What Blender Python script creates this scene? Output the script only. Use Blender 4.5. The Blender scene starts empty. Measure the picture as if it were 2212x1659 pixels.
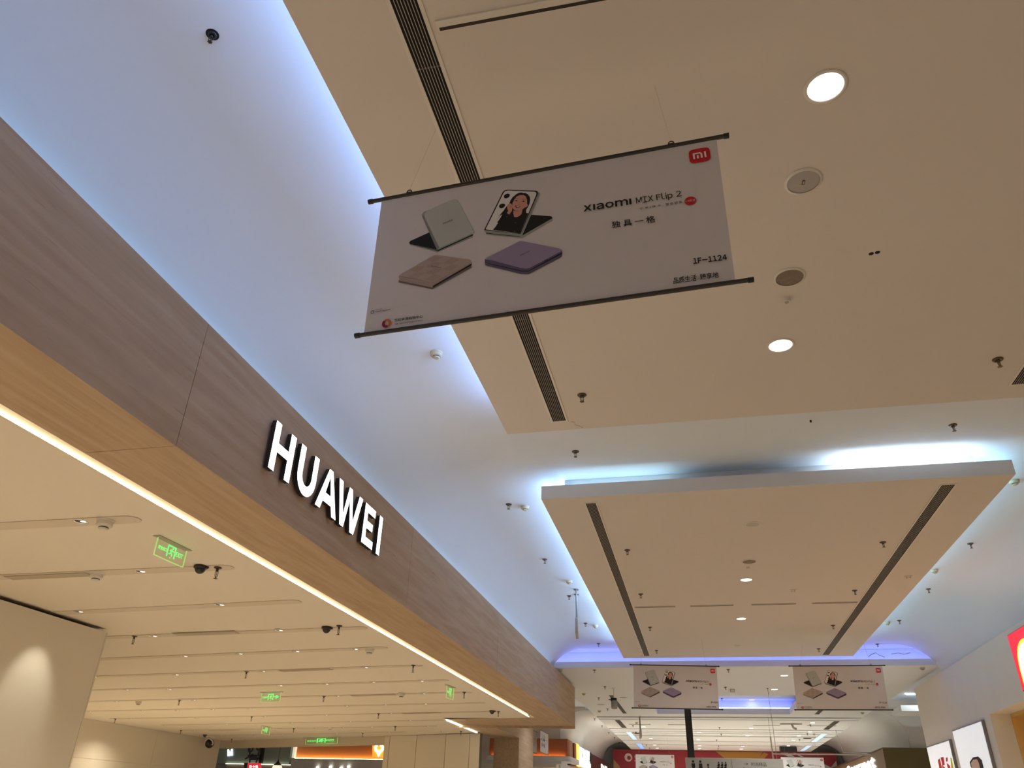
import bpy, bmesh, math, random
from mathutils import Vector, Matrix, Euler
random.seed(4)
S = bpy.context.scene
C = S.collection
PI = math.pi
# ------------------------------------------------------------------ camera, world, exposure
cam = bpy.data.objects.new('camera', bpy.data.cameras.new('camera'))
C.objects.link(cam); S.camera = cam
cam.location = (0, 0, 1.6); cam.rotation_euler = (2.0848, -0.0279, 0.2194)
cam.data.sensor_width = 36; cam.data.lens = 26.6908; cam.data.clip_start = .05; cam.data.clip_end = 200
W = bpy.data.worlds.new('world'); S.world = W; W.use_nodes = True
W.node_tree.nodes['Background'].inputs[0].default_value = (1.0, .84, .72, 1)
W.node_tree.nodes['Background'].inputs[1].default_value = .27
S.view_settings.view_transform = 'Standard'; S.view_settings.look = 'None'
S.view_settings.exposure = 0; S.view_settings.gamma = 1; S.view_settings.use_curve_mapping = False
COOL = (.62, .80, 1.0); WARM = (1.0, .86, .66); NEUT = (1.0, .95, .86)
K_MALL = 150; K_FAR = 680; K_STORE = 112; K_COVE = 2.2

# ------------------------------------------------------------------ materials
def lin(c):
    return tuple(((v/255)/12.92 if v <= 10 else ((v/255+.055)/1.055)**2.4) for v in c) + (1,)
MATS = {}
def mat(name, col, rough=.6, metal=0, emit=None, es=0, noise=0, nscale=3, bump=0, alpha=1, spec=.5):
    if name in MATS: return MATS[name]
    m = bpy.data.materials.new(name); m.use_nodes = True
    nt = m.node_tree; b = nt.nodes['Principled BSDF']
    b.inputs['Roughness'].default_value = rough; b.inputs['Metallic'].default_value = metal
    b.inputs['Specular IOR Level'].default_value = spec
    col = tuple(col) + ((1,) if len(col) == 3 else ())
    b.inputs['Base Color'].default_value = col
    if noise or bump:
        tc = nt.nodes.new('ShaderNodeTexCoord'); n = nt.nodes.new('ShaderNodeTexNoise')
        n.inputs['Scale'].default_value = nscale; n.inputs['Detail'].default_value = 4
        nt.links.new(tc.outputs['Object'], n.inputs['Vector'])
        if noise:
            mx = nt.nodes.new('ShaderNodeMix'); mx.data_type = 'RGBA'
            mx.inputs[6].default_value = tuple(v*(1-noise) for v in col[:3])+(1,)
            mx.inputs[7].default_value = tuple(min(1, v*(1+noise)) for v in col[:3])+(1,)
            nt.links.new(n.outputs['Fac'], mx.inputs[0]); nt.links.new(mx.outputs[2], b.inputs['Base Color'])
        if bump:
            bp = nt.nodes.new('ShaderNodeBump'); bp.inputs['Strength'].default_value = bump; bp.inputs['Distance'].default_value = .01
            nt.links.new(n.outputs['Fac'], bp.inputs['Height']); nt.links.new(bp.outputs[0], b.inputs['Normal'])
    if emit:
        b.inputs['Emission Color'].default_value = tuple(emit)+(1,); b.inputs['Emission Strength'].default_value = es
    if alpha < 1: b.inputs['Alpha'].default_value = alpha
    MATS[name] = m; return m
def wood(name, c1, c2, c3):
    "streaky wood-grain laminate, grain along world y"
    m = bpy.data.materials.new(name); m.use_nodes = True; nt = m.node_tree; N = nt.nodes.new; L = nt.links.new
    b = nt.nodes['Principled BSDF']; b.inputs['Roughness'].default_value = .9; b.inputs['Specular IOR Level'].default_value = .12
    tc = N('ShaderNodeTexCoord')
    def ns(scale, sc, det, dist=0):
        mp = N('ShaderNodeMapping'); mp.inputs['Scale'].default_value = sc
        n = N('ShaderNodeTexNoise'); n.inputs['Scale'].default_value = scale; n.inputs['Detail'].default_value = det
        n.inputs['Distortion'].default_value = dist
        L(tc.outputs['Object'], mp.inputs[0]); L(mp.outputs[0], n.inputs['Vector']); return n
    a = ns(1.0, (14, .9, 14), 6, .4); f = ns(1.0, (60, 2.2, 60), 3, .2); w = ns(1.0, (2, .5, 2), 2)
    r1 = N('ShaderNodeValToRGB'); r1.color_ramp.elements[0].position = .35; r1.color_ramp.elements[1].position = .68
    r1.color_ramp.elements[0].color = c1+(1,); r1.color_ramp.elements[1].color = c2+(1,); L(a.outputs['Fac'], r1.inputs[0])
    r2 = N('ShaderNodeValToRGB'); r2.color_ramp.elements[0].position = .66; r2.color_ramp.elements[1].position = .74; L(f.outputs['Fac'], r2.inputs[0])
    mx = N('ShaderNodeMix'); mx.data_type = 'RGBA'; mx.inputs[7].default_value = c3+(1,)
    mu = N('ShaderNodeMath'); mu.operation = 'MULTIPLY'; mu.inputs[1].default_value = .55; L(r2.outputs[0], mu.inputs[0]); L(mu.outputs[0], mx.inputs[0])
    L(r1.outputs[0], mx.inputs[6])
    m2 = N('ShaderNodeMix'); m2.data_type = 'RGBA'; m2.blend_type = 'MULTIPLY'; m2.inputs[0].default_value = .25
    L(mx.outputs[2], m2.inputs[6]); L(w.outputs['Color'], m2.inputs[7])
    L(mx.outputs[2], b.inputs['Base Color'])
    MATS[name] = m; return m
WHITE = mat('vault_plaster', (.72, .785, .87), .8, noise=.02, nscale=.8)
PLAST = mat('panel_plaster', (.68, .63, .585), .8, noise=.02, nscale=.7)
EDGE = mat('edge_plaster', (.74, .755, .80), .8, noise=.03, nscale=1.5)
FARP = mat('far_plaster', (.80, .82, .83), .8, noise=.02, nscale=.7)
CREAM = mat('store_ceiling_paint', (.80, .73, .62), .75)
CREAM2 = mat('store_strip_paint', (.68, .60, .49), .75)
CREAMW = mat('store_wall_laminate', (.72, .66, .56), .6)
WOOD = wood('wood_grain_laminate', (.46, .335, .225), (.54, .41, .285), (.27, .19, .13))
TAUPE = mat('taupe_wall_paint', (.74, .71, .665), .8, noise=.03, nscale=2)
DARK = mat('dark_void', (.006, .006, .006), .9)
GREYM = mat('grey_metal', (.30, .29, .28), .4, .6)
WMET = mat('white_metal', (.72, .68, .62), .45)
SLAT = mat('slat_metal', (.50, .47, .44), .5)
BRASS = mat('dark_brass', (.07, .06, .05), .4, .5)
STEEL = mat('sprinkler_steel', (.16, .14, .12), .35, .7)
CHROME = mat('chrome', (.85, .85, .85), .15, 1)
BLACK = mat('black_plastic', (.012, .012, .014), .35)
BEIGE = mat('beige_plastic', (.55, .48, .33), .5)
OFFW = mat('white_plastic', (.72, .68, .6), .5)
SPKG = mat('speaker_grille', (.40, .38, .37), .6)
BRN = mat('brown_grille', (.22, .17, .13), .7, noise=.3, nscale=30)
LENS = mat('lamp_lens', (.9, .9, .9), .5, emit=(1, 1, 1), es=9)
LENSW = mat('lamp_lens_warm', (.9, .9, .85), .5, emit=(1, .97, .86), es=7)
LENSS = mat('store_lamp_lens', (.9, .9, .85), .5, emit=(1, .93, .78), es=2)
LENSO = mat('lamp_lens_unlit', (.45, .42, .37), .4)
TUBEC = mat('led_tube_cool', (.9, .9, .9), .5, emit=(.72, .93, 1.0), es=26)
TUBEB = mat('led_strip_blue', (.9, .9, .9), .5, emit=(.24, .27, 1.0), es=10)
LEDW = mat('led_strip_warm', (.9, .9, .9), .5, emit=(1, .93, .74), es=9)
RODM = mat('banner_rod', (.035, .033, .032), .45)
CAPM = mat('rod_cap', (.012, .012, .012), .5)
FABR = mat('banner_fabric', (.66, .635, .655), .85, noise=.01, nscale=4)
GREEN = mat('exit_green', (.05, .5, .1), .5, emit=(.08, 1.0, .16), es=1.5)
GEDGE = mat('exit_glass_edge', (.5, .8, .3), .5, emit=(.42, .85, .22), es=.5)

# ------------------------------------------------------------------ mesh builder
class MB:
    def __init__(s): s.v = []; s.f = []; s.m = []; s.sm = []
    def add(s, vs, fs, mi=0, smooth=False):
        o = len(s.v); s.v += [tuple(v) for v in vs]
        for f in fs: s.f.append(tuple(i+o for i in f)); s.m.append(mi); s.sm.append(smooth)
        return s
    def box(s, x0, x1, y0, y1, z0, z1, mi=0):
        v = [(x, y, z) for z in (z0, z1) for y in (y0, y1) for x in (x0, x1)]
        return s.add(v, [(0, 2, 3, 1), (4, 5, 7, 6), (0, 1, 5, 4), (2, 6, 7, 3), (0, 4, 6, 2), (1, 3, 7, 5)], mi)
    def lathe(s, prof, n=16, c=(0, 0, 0), mi=0, smooth=True, cap=True):
        "prof: (r, z) from the first to the last"
        vs = []; fs = []
        for r, z in prof:
            for k in range(n): a = 2*PI*k/n; vs.append((c[0]+r*math.cos(a), c[1]+r*math.sin(a), c[2]+z))
        for i in range(len(prof)-1):
            for k in range(n):
                fs.append((i*n+k, i*n+(k+1) % n, (i+1)*n+(k+1) % n, (i+1)*n+k))
        s.add(vs, fs, mi, smooth)
        if cap: s.add([(c[0]+prof[-1][0]*math.cos(2*PI*k/n), c[1]+prof[-1][0]*math.sin(2*PI*k/n), c[2]+prof[-1][1]) for k in range(n)], [tuple(range(n))], mi)
        return s
    def tube(s, pts, r, n=8, mi=0):
        pts = [Vector(p) for p in pts]; vs = []; fs = []
        for i, p in enumerate(pts):
            d = (pts[min(i+1, len(pts)-1)]-pts[max(i-1, 0)]).normalized()
            u = d.orthogonal().normalized() if i == 0 else (u-d*u.dot(d)).normalized()
            w = d.cross(u)
            for k in range(n): a = 2*PI*k/n; vs.append(p+u*r*math.cos(a)+w*r*math.sin(a))
        for i in range(len(pts)-1):
            for k in range(n): fs.append((i*n+k, i*n+(k+1) % n, (i+1)*n+(k+1) % n, (i+1)*n+k))
        s.add(vs, fs, mi, True); s.add(vs[:n], [tuple(reversed(range(n)))], mi); s.add(vs[-n:], [tuple(range(n))], mi)
        return s
    def prism(s, poly, fn, d0, d1, mi=0):
        "poly of 2-D points, fn(u,v,d) -> 3-D point, from depth d0 to d1"
        n = len(poly)
        s.add([fn(u, v, d0) for u, v in poly]+[fn(u, v, d1) for u, v in poly],
              [tuple(range(n)), tuple(range(2*n-1, n-1, -1))]+[(i, (i+1) % n, n+(i+1) % n, n+i) for i in range(n)], mi)
        return s
def link(o, parent=None):
    C.objects.link(o)
    if parent is not None: o.parent = parent
    return o
def ob(name, mb, mats, parent=None, loc=None, rot=None, label=None):
    me = bpy.data.meshes.new(name); me.from_pydata(mb.v, [], mb.f)
    for m in (mats if isinstance(mats, (list, tuple)) else [mats]): me.materials.append(m)
    me.polygons.foreach_set('material_index', mb.m); me.polygons.foreach_set('use_smooth', mb.sm); me.update()
    o = bpy.data.objects.new(name, me); link(o, parent)
    if loc: o.location = loc
    if rot: o.rotation_euler = rot
    if label: o['label'] = label
    return o
def tag(o, label, cat=None, group=None, kind=None):
    if label: o['label'] = label
    if cat: o['category'] = cat
    if group: o['group'] = group
    if kind: o['kind'] = kind
    return o
def thing(name, label, cat, loc=(0, 0, 0), rot=(0, 0, 0), group=None):
    o = bpy.data.objects.new(name, None); o.empty_display_size = .1; link(o); o.location = loc; o.rotation_euler = rot
    return tag(o, label, cat, group)
def struct(name, mb, mats, label, cat='wall'):
    return tag(ob(name, mb, mats), label, cat, kind='structure')
def dup(root, loc, label, rot=None, group=None):
    r = root.copy(); C.objects.link(r); r.location = loc; r['label'] = label
    if rot is not None: r.rotation_euler = rot
    if group: r['group'] = group
    for ch in list(root.children):
        c = ch.copy(); C.objects.link(c); c.parent = r
        for g in list(ch.children):
            d = g.copy(); C.objects.link(d); d.parent = c
    return r
# ------------------------------------------------------------------ lettering
def glyphs_raw(txt, bold=0.0, res=2):
    c = bpy.data.curves.new('t', 'FONT'); c.body = txt; c.resolution_u = res; c.offset = bold
    o = bpy.data.objects.new('t', c); C.objects.link(o); bpy.context.view_layer.update()
    dg = bpy.context.evaluated_depsgraph_get()
    me = bpy.data.meshes.new_from_object(o.evaluated_get(dg))
    v = [tuple(p.co) for p in me.vertices]; f = [tuple(p.vertices) for p in me.polygons]
    bpy.data.objects.remove(o); bpy.data.curves.remove(c); bpy.data.meshes.remove(me)
    return v, f
GC = {}
def glyphs(txt, bold=0.0, res=2):
    "Latin text is set from the sans-serif full-width forms, packed by their ink widths"
    if any(ord(c) > 0x2E80 or c in '\u2192\u2191' for c in txt): return glyphs_raw(txt, bold, res)
    V = []; F = []; x = 0
    for ch in txt:
        if ch == ' ': x += .26; continue
        if ch == '\u0131': v, f = [(0, 0, 0), (.15, 0, 0), (.15, .56, 0), (0, .56, 0)], [(0, 1, 2, 3)]
        else:
            k = (ch, bold, res)
            if k not in GC: GC[k] = glyphs_raw(chr(ord(ch)+0xFEE0), bold, res)
            v, f = GC[k]
        a = min(p[0] for p in v); w = max(p[0] for p in v)-a; o = len(V)
        V += [(p[0]-a+x, p[1], 0) for p in v]; F += [tuple(i+o for i in q) for q in f]; x += w+.085
    return V, F
CAP = {}
def text_on(mb, txt, quad, fn, d, mi=0, bold=0.0, ref='ink', res=2):
    """flat lettering: quad = bottom-left, bottom-right, top-left in 2-D; the ink box (ref='ink') or the baseline
    and the height of the reference letter are laid on it"""
    v, f = glyphs(txt, bold, res)
    x0 = min(p[0] for p in v); x1 = max(p[0] for p in v)
    if ref == 'ink': y0 = min(p[1] for p in v); y1 = max(p[1] for p in v)
    else:
        if (ref, bold) not in CAP:
            r, _ = glyphs(ref, bold); CAP[(ref, bold)] = (min(p[1] for p in r), max(p[1] for p in r))
        y0, y1 = CAP[(ref, bold)]
    a, b, c = (Vector(q) for q in quad)
    vs = []
    for p in v:
        q = a+(b-a)*((p[0]-x0)/(x1-x0))+(c-a)*((p[1]-y0)/(y1-y0)); vs.append(fn(q.x, q.y, d))
    mb.add(vs, f, mi)

# ================================================================== SETTING
ZV, ZP, ZC, ZS = 5.12, 4.80, 4.67, 3.635
# floor
struct('floor', MB().box(-30, 12, -8, 50, -.1, 0), mat('floor_tile', (.70, .60, .49), .35, noise=.03, nscale=1), 'pale polished stone floor of the mall', 'floor')
struct('floor.001', MB().box(-17.4, -3.25, -5, 28, 0, .012), mat('shop_floor_bounce', (.86, .77, .62), .4), 'unseen cream floor added inside the shop to bounce light upward', 'floor')  # pale overlay out of view, added to bounce light onto the soffit
def cove(cx, rx, cz, rz, zlow, side, n=14):
    "profile from the flat part out and down; side -1 left, +1 right"
    p = [(cx+side*rx*math.sin(a), cz+rz*math.cos(a)) for a in [PI/2*i/n for i in range(n+1)]]
    return p+[(cx+side*rx, zlow)]
def vault(name, prof, y0, y1, label, m=WHITE, t=.06):
    "prof runs left to right; built as a shell with thickness outwards"
    mb = MB(); n = len(prof)
    out = []
    for i, (x, z) in enumerate(prof):
        a = Vector(prof[max(i-1, 0)]); b = Vector(prof[min(i+1, n-1)]); d = (b-a).normalized(); out.append((x-d.y*t, z+d.x*t))
    V = [(x, y, z) for y in (y0, y1) for x, z in prof]+[(x, y, z) for y in (y0, y1) for x, z in out]
    for i in range(n-1):
        mb.f.append((i, i+1, n+i+1, n+i)); mb.m.append(0); mb.sm.append(True)
        mb.f.append((2*n+i, 3*n+i, 3*n+i+1, 2*n+i+1)); mb.m.append(0); mb.sm.append(False)
        mb.f.append((i, 2*n+i, 2*n+i+1, i+1)); mb.m.append(0); mb.sm.append(False)
        mb.f.append((n+i, n+i+1, 3*n+i+1, 3*n+i)); mb.m.append(0); mb.sm.append(False)
    mb.v = V
    return struct(name, mb, m, label, 'ceiling')
lp = cove(-2.46, .95, 4.37, .75, 3.8, -1); rp = cove(4.30, .95, 4.37, .75, 3.6, 1)
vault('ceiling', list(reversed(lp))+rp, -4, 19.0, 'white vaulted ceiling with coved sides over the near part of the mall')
# flat void ceiling beyond the vault, with the blue-lit upstand behind the beam
struct('ceiling.001', MB().box(-9.5, 9.5, 19.08, 30.55, 5.13, 5.2), WHITE, 'flat white upper ceiling beyond the cross beam', 'ceiling')
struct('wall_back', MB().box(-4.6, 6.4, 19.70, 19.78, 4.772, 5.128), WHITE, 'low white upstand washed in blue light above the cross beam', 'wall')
t = struct('trim_1', MB().box(-4.6, 5.62, 19.05, 19.16, ZC, 4.80), EDGE, 'white cross beam spanning the mall at the end of the vault', 'beam')
b = MB(); b.box(-4.4, 5.4, 19.42, 19.45, 4.80, 4.83)
tag(ob('light_strip', b, mat('led_violet', (.9, .9, .9), .5, emit=(.34, .35, 1.0), es=8)), 'blue LED strip hidden behind the cross beam at the end of the vault', 'light')

# dropped ceiling panels: underside slab, upstand rim and recessed neck
def drop_panel(name, x0, x1, y0, y1, label):
    mb = MB(); mb.box(x0, x1, y0, y1, ZP, ZP+.05)
    for a in ((x0, x0+.05, y0, y1), (x1-.05, x1, y0, y1), (x0+.05, x1-.05, y0, y0+.05), (x0+.05, x1-.05, y1-.05, y1)):
        mb.box(*a, ZP+.05, ZP+.16, 1)
    mb.box(x0+.24, x1-.27, y0+.24, y1-.24, ZP+.05, ZV-.002, 1)
    # warm floor bounce put into the underside colour; outer sides tinted for cooler light
    o = struct(name, mb, [PLAST, EDGE], label, 'ceiling')
    for i, p in enumerate(o.data.polygons):
        if i < 6 and i != 0: p.material_index = 1
    return o
drop_panel('ceiling.002', -1.58, 3.43, -3.5, 6.475, 'near dropped tan ceiling panel holding the two large round lamps')
drop_panel('ceiling.003', -1.58, 3.42, 8.245, 18.62, 'second dropped tan ceiling panel with a long grille down each side')
def cstrip(x, y0, y1, m, label):
    return tag(ob('light_strip', MB().box(x-.0015, x+.0015, y0, y1, 4.945, 4.985), m), label, 'light')
def strip(name, x0, x1, y0, y1, z0, z1, m, label):
    return tag(ob(name, MB().box(x0, x1, y0, y1, z0, z1), m), label, 'light')
# cove lighting on the rims and on top of the shop beam
cstrip(-1.46, -3.3, 6.3, mat('led_cove_left', (.9, .9, .9), .5, emit=(.36, .56, 1.0), es=K_COVE*13), 'pale blue LED strip hidden along the left rim of the near panel')
cstrip(-1.46, 8.5, 18.4, mat('led_cove_left2', (.9, .9, .9), .5, emit=(.42, .66, 1.0), es=K_COVE*17), 'pale blue LED strip hidden along the left rim of the second panel')
cstrip(3.29, 8.5, 18.4, mat('led_cove_right', (.9, .9, .9), .5, emit=(.40, .82, 1.0), es=K_COVE*10), 'pale LED strip hidden along the right rim of the second panel')
tag(ob('light_strip', MB().box(-3.34, -3.31, -3, 18.6, 4.582, 4.602), mat('led_beam_top', (.9, .9, .9), .5, emit=(.42, .66, 1.0), es=4.6)), 'pale blue LED strip hidden on top of the long shop beam', 'light')
strip('light_tube', -1.33, -.10, 8.39, 8.41, 4.852, 4.872, mat('led_tube_left', (.9, .9, .9), .5, emit=(.62, .92, 1.0), es=9), 'short cool white tube lighting the left end of the second panel rim')
strip('light_tube', 1.75, 3.05, 8.38, 8.41, 4.88, 4.90, mat('led_tube_bright', (.9, .9, .9), .5, emit=(.80, .95, 1.0), es=40), 'bright cool white tube lighting the right end of the second panel rim')
strip('light_tube', -1.46, -1.43, 14.0, 14.6, 4.97, 4.99, TUBEC, 'cool white tube glowing over the left rim beside the hanging sign')
strip('light_tube', -1.46, -1.43, 16.0, 16.8, 4.97, 4.99, TUBEC, 'cool white tube glowing over the left rim near the cross beam')

# far lower ceiling: slabs with gaps and a recess
X0, X1 = -3.55, 5.30
def slab(mb, x0, x1, y0, y1, z=ZC, t=.17): mb.box(x0, x1, y0, y1, z, z+t)
mb = MB()
slab(mb, X0, X1, 19.161, 20.2, ZC, .10); slab(mb, X0, -1.35, 20.2, 29.2); slab(mb, 2.95, X1, 20.2, 29.2); slab(mb, -1.35, 2.95, 20.2, 23.87); slab(mb, -1.35, 2.95, 28.4, 29.2)
struct('ceiling.004', mb, [FARP], 'lower flat ceiling with a blue-lit recess beyond the cross beam', 'ceiling')
struct('wall_back.001', MB().box(-1.6, 3.2, 28.72, 28.80, 4.84, 5.128), WHITE, 'blue-lit back of the ceiling recess above the two far banners', 'wall')
strip('light_strip', -1.5, 3.1, 28.55, 28.58, 4.86, 4.885, TUBEB, 'blue LED strip hidden at the back of the far ceiling recess')
k = 5
for a, c2 in ((29.66, 30.05), (30.25, 33.5), (33.75, 34.45), (34.65, 35.15), (35.35, 36.2), (36.75, 38.9), (39.2, 41.0), (41.3, 44.4)):
    mb = MB(); slab(mb, X0-.02, X1+.05, a, c2, ZC, .12)
    struct('ceiling.%03d' % k, mb, [FARP], 'white ceiling slab %s of the far mall' % ('one of eight between narrow shadow gaps'), 'ceiling')['group'] = 'far ceiling slabs'
    k += 1
# far vault with coved sides
lp = cove(-4.10, .98, 4.15, .86, 2.6, -1); rp = cove(6.0, .90, 4.15, .87, 2.6, 1)
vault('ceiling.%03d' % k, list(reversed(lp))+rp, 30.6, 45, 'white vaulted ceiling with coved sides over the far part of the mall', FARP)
struct('wall_back.004', MB().box(-9.5, 9.5, 45.05, 45.15, 0, 5.2), mat('grey_end_wall', (.33, .34, .34), .7), 'dark grey end wall behind the red hoarding', 'wall')
# portal walls at the start of the far vault
def portal(name, prof, xo, label):
    mb = MB(); poly = list(prof)+[(xo, prof[-1][1]), (xo, 5.128), (prof[0][0], 5.128)]
    mb.prism(poly, lambda u, v, d: (u, d, v), 30.555, 30.65); return struct(name, mb, TAUPE, label, 'wall')
lp2 = cove(-4.10, .98, 4.15, .86, 0, -1); rp2 = cove(6.0, .90, 4.15, .87, 0, 1)
portal('wall_left', lp2, -9.5, 'pale lilac wall beside the far arch behind the two side banners')
portal('wall_right', rp2, 9.5, 'pale grey wall beside the far arch behind the corner column')
struct('wall_right.001', MB().box(9.4, 9.5, 19.1, 30.5, 0, 5.12), TAUPE, 'pale side wall closing the opening right of the far mall', 'wall')
struct('wall_left.001', MB().box(-9.5, -9.4, 28.2, 30.5, 0, 5.12), TAUPE, 'pale side wall closing the passage left of the far mall', 'wall')
# ledge with bright tube at the right of the far mall
struct('trim_2', MB().box(6.15, 9.3, 27.4, 28.75, ZC, 4.84), FARP, 'white dropped ledge below the bright tube right of the far mall', 'ceiling')
strip('light_tube', 6.3, 8.8, 27.05, 27.08, 5.10, 5.13, mat('led_tube_ledge', (.9, .9, .9), .5, emit=(.85, .97, 1.0), es=45), 'bright white tube above the ledge right of the far mall')

# -------------------------------------------------- right hand facade
mb = MB(); mb.box(5.21, 5.55, -4, 21.5, 3.42, 4.52); mb.box(5.21, 5.55, 16.62, 21.5, 0, 3.42)
struct('wall_right.002', mb, TAUPE, 'grey beige facade and corner column on the right of the mall', 'wall')
GOLD = mat('gold_laminate', (.66, .44, .16), .45, noise=.05, nscale=2)
mb = MB(); mb.box(5.55, 6.3, -4, 16.66, 3.36, 3.42); mb.box(5.55, 6.3, 16.60, 16.66, 0, 3.36)
mb.box(6.30, 6.40, -4, 16.66, 3.10, 3.42); mb.box(6.30, 6.40, 15.95, 16.66, 0, 3.10)
r2 = struct('wall_right.003', mb, GOLD, 'golden brown lined shop opening below the right facade', 'wall')
ob('door_frame', MB().box(6.24, 6.30, 15.86, 15.95, 0, 3.10).box(6.24, 6.30, -4, 15.86, 3.05, 3.10), mat('dark_frame', (.10, .08, .05), .5), r2)
for i in range(4):
    ob('panel', MB().box(6.33, 6.36, 15.84-1.45*(i+1), 15.84-1.45*i-.02, 0, 3.04), GOLD, r2)
# -------------------------------------------------- store facade beam (left)
mb = MB()
mb.box(-3.90, -3.22, -5, 21.72, 3.655, 4.58)            # core of the beam
mb.box(-6.9, -3.90, -5, 19.9, 3.80, 4.58)               # top of the light slot
mb.box(-6.6, -3.90, 19.9, 21.72, 3.655, 4.58)
store = struct('wall_left.002', mb, [mat('slot_paint', (.70, .62, .42), .7)], 'long wood-grain facade beam of the shop on the left', 'wall')
js = [-5, -.55, 3.94, 8.44, 12.93, 17.42, 21.74]
for a, c2 in zip(js, js[1:]):
    ob('panel', MB().box(-3.22, -3.20, a+.003, c2-.003, ZS, 4.60), WOOD, store)
    ob('panel', MB().box(-3.90, -3.2205, a+.003, c2-.003, ZS, 3.655), WOOD, store)
ob('end_panel', MB().box(-6.5, -3.2, 21.743, 21.775, ZS-.06, 4.60), WOOD, store)
ob('return_panel', MB().box(-6.28, -3.90, 19.95, 21.72, ZS, 3.655), WOOD, store)
# set-back facade beyond, and its pier
mb = MB(); mb.box(-6.35, -5.50, 21.80, 25.42, ZS, 4.6); mb.box(-6.30, -5.50, 25.42, 27.70, 0, 4.6)
struct('wall_left.003', mb, WOOD, 'set back wood-grain lintel and square pier beyond the shop beam', 'wall')
# -------------------------------------------------- store interior
mb = MB()
mb.prism([(-4.06, -5), (-4.06, 19.83), (-6.30, 20.18), (-6.40, 23.75), (-9.8, 25.3), (-17.4, 28.1), (-17.4, -5)], lambda u, v, d: (u, v, d), ZS+.16, ZS)
sc_ = struct('ceiling.%03d' % (k+1), mb, CREAM, 'cream suspended ceiling inside the shop on the left', 'ceiling')
def sideled(mb, x, y0, y1): mb.box(x+.012, x+.020, y0, y1, ZS+.012, ZS+.030); mb.box(x, x+.02, y0, y1, ZS, ZS+.010, 1)
mb = MB(); sideled(mb, -4.06, -4.8, 19.78)
tag(ob('light_strip', mb, [LEDW, CREAM]), 'long bright white LED line along the edge of the shop ceiling', 'light')
mb = MB(); mb.prism([(-6.31, 20.3), (-6.27, 20.3), (-6.36, 23.6), (-6.40, 23.6)], lambda u, v, d: (u, v, d), ZS-.004, ZS-.03)
tag(ob('light_strip', mb, LEDW), 'short LED line in the far corner of the shop ceiling beside the pier', 'light')
GRO = [  # measured centre line of each service strip: left end, right end
 [(-5.7544, 5.1929), (-4.4601, 5.196)], [(-7.1352, 6.6614), (-4.435, 6.6226)], [(-7.7992, 8.272), (-4.3987, 8.0225)], [(-8.2865, 9.7656), (-4.1751, 9.4573)],
 [(-9.7129, 11.4499), (-4.3962, 10.7953)], [(-11.228, 13.2316), (-4.3727, 12.3099)], [(-12.7352, 15.0257), (-4.3931, 13.863)], [(-14.3445, 16.9242), (-4.386, 15.3936)],
 [(-16.0092, 18.9205), (-4.5153, 16.9758)], [(-16.542, 20.7324), (-4.6817, 18.5577)], [(-15.9666, 22.3851), (-5.883, 20.3513)], [(-16.3551, 23.991), (-7.1681, 21.9702)], [(-16.834, 25.8997), (-8.7651, 23.8503)]]
for i, (a, c2) in enumerate(GRO):
    a = Vector(a); c2 = Vector(c2); d = (c2-a).normalized(); n = Vector((-d.y, d.x)); w = .085
    if i == 0 or i == 1: a = a-d*3
    poly = [a-n*w, c2-n*w]+[c2+(d*math.sin(q)-n*math.cos(q))*w for q in [PI*j/8 for j in range(1, 8)]]+[c2+n*w, a+n*w]
    mb = MB(); mb.prism([(p.x, p.y) for p in poly], lambda u, v, z: (u, v, z), ZS-.001, ZS-.007)
    ob('service_strip', mb, CREAM2, sc_)
# interior walls
mb = MB(); mb.box(-8.9, -7.8, 4.5, 9.20, 0, ZS-.045)
blk = struct('wall_left.004', mb, mat('shadow_gap', (.03, .025, .02), .8), 'cream wall block inside the shop with a dark gap at its top', 'wall')
for a, c2 in ((3.9, 5.55), (5.555, 7.34), (7.345, 9.21)):
    ob('panel', MB().box(-7.8, -7.775, a, c2-.004, 0, ZS-.05), CREAMW, blk)
ob('end_panel', MB().box(-8.9, -7.775, 9.212, 9.235, 0, ZS-.05), CREAMW, blk)
mb = MB(); mb.box(-17.7, -17.42, 9.0, 28.0, 0, ZS)
w2 = struct('wall_left.005', mb, CREAMW, 'cream panelled rear wall deep inside the shop', 'wall')
for j, (z0, z1) in enumerate(((0, 1.2), (1.205, 2.62), (2.625, ZS-.01))):
    for i in range(5): ob('panel', MB().box(-17.42, -17.40, 9.0+i*3.8, 9.0+(i+1)*3.8-.008, z0, z1), CREAMW, w2)
# header over the rear opening and the panelled wall right of it
def wallseg(mb, p, q, z0, z1, t=.12):
    p = Vector(p); q = Vector(q); d = (q-p).normalized(); n = Vector((-d.y, d.x))*t
    mb.prism([(p.x, p.y), (q.x, q.y), (q.x+n.x, q.y+n.y), (p.x+n.x, p.y+n.y)], lambda u, v, z: (u, v, z), z0, z1)
mb = MB(); wallseg(mb, (-17.5, 28.15), (-9.85, 25.35), 3.38, ZS)
struct('wall_back.002', mb, mat('header_beige', (.60, .53, .42), .6), 'beige header over the rear opening of the shop', 'wall')
mb = MB(); wallseg(mb, (-9.85, 25.33), (-6.38, 24.0), 0, ZS)
w3 = struct('wall_back.003', mb, mat('joint_shadow', (.18, .15, .11), .8), 'cream panelled wall closing the shop beside the pier', 'wall')
def pan(s0, s1, z0, z1):
    P = Vector((-9.85, 25.33)); Q = Vector((-6.38, 24.0)); d = Q-P; m2 = MB(); n = Vector((d.y, -d.x)).normalized()*.02
    a = P+d*s0+n; c2 = P+d*s1+n; wallseg(m2, a, c2, z0, z1, .02); ob('panel', m2, CREAMW, w3)
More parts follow.
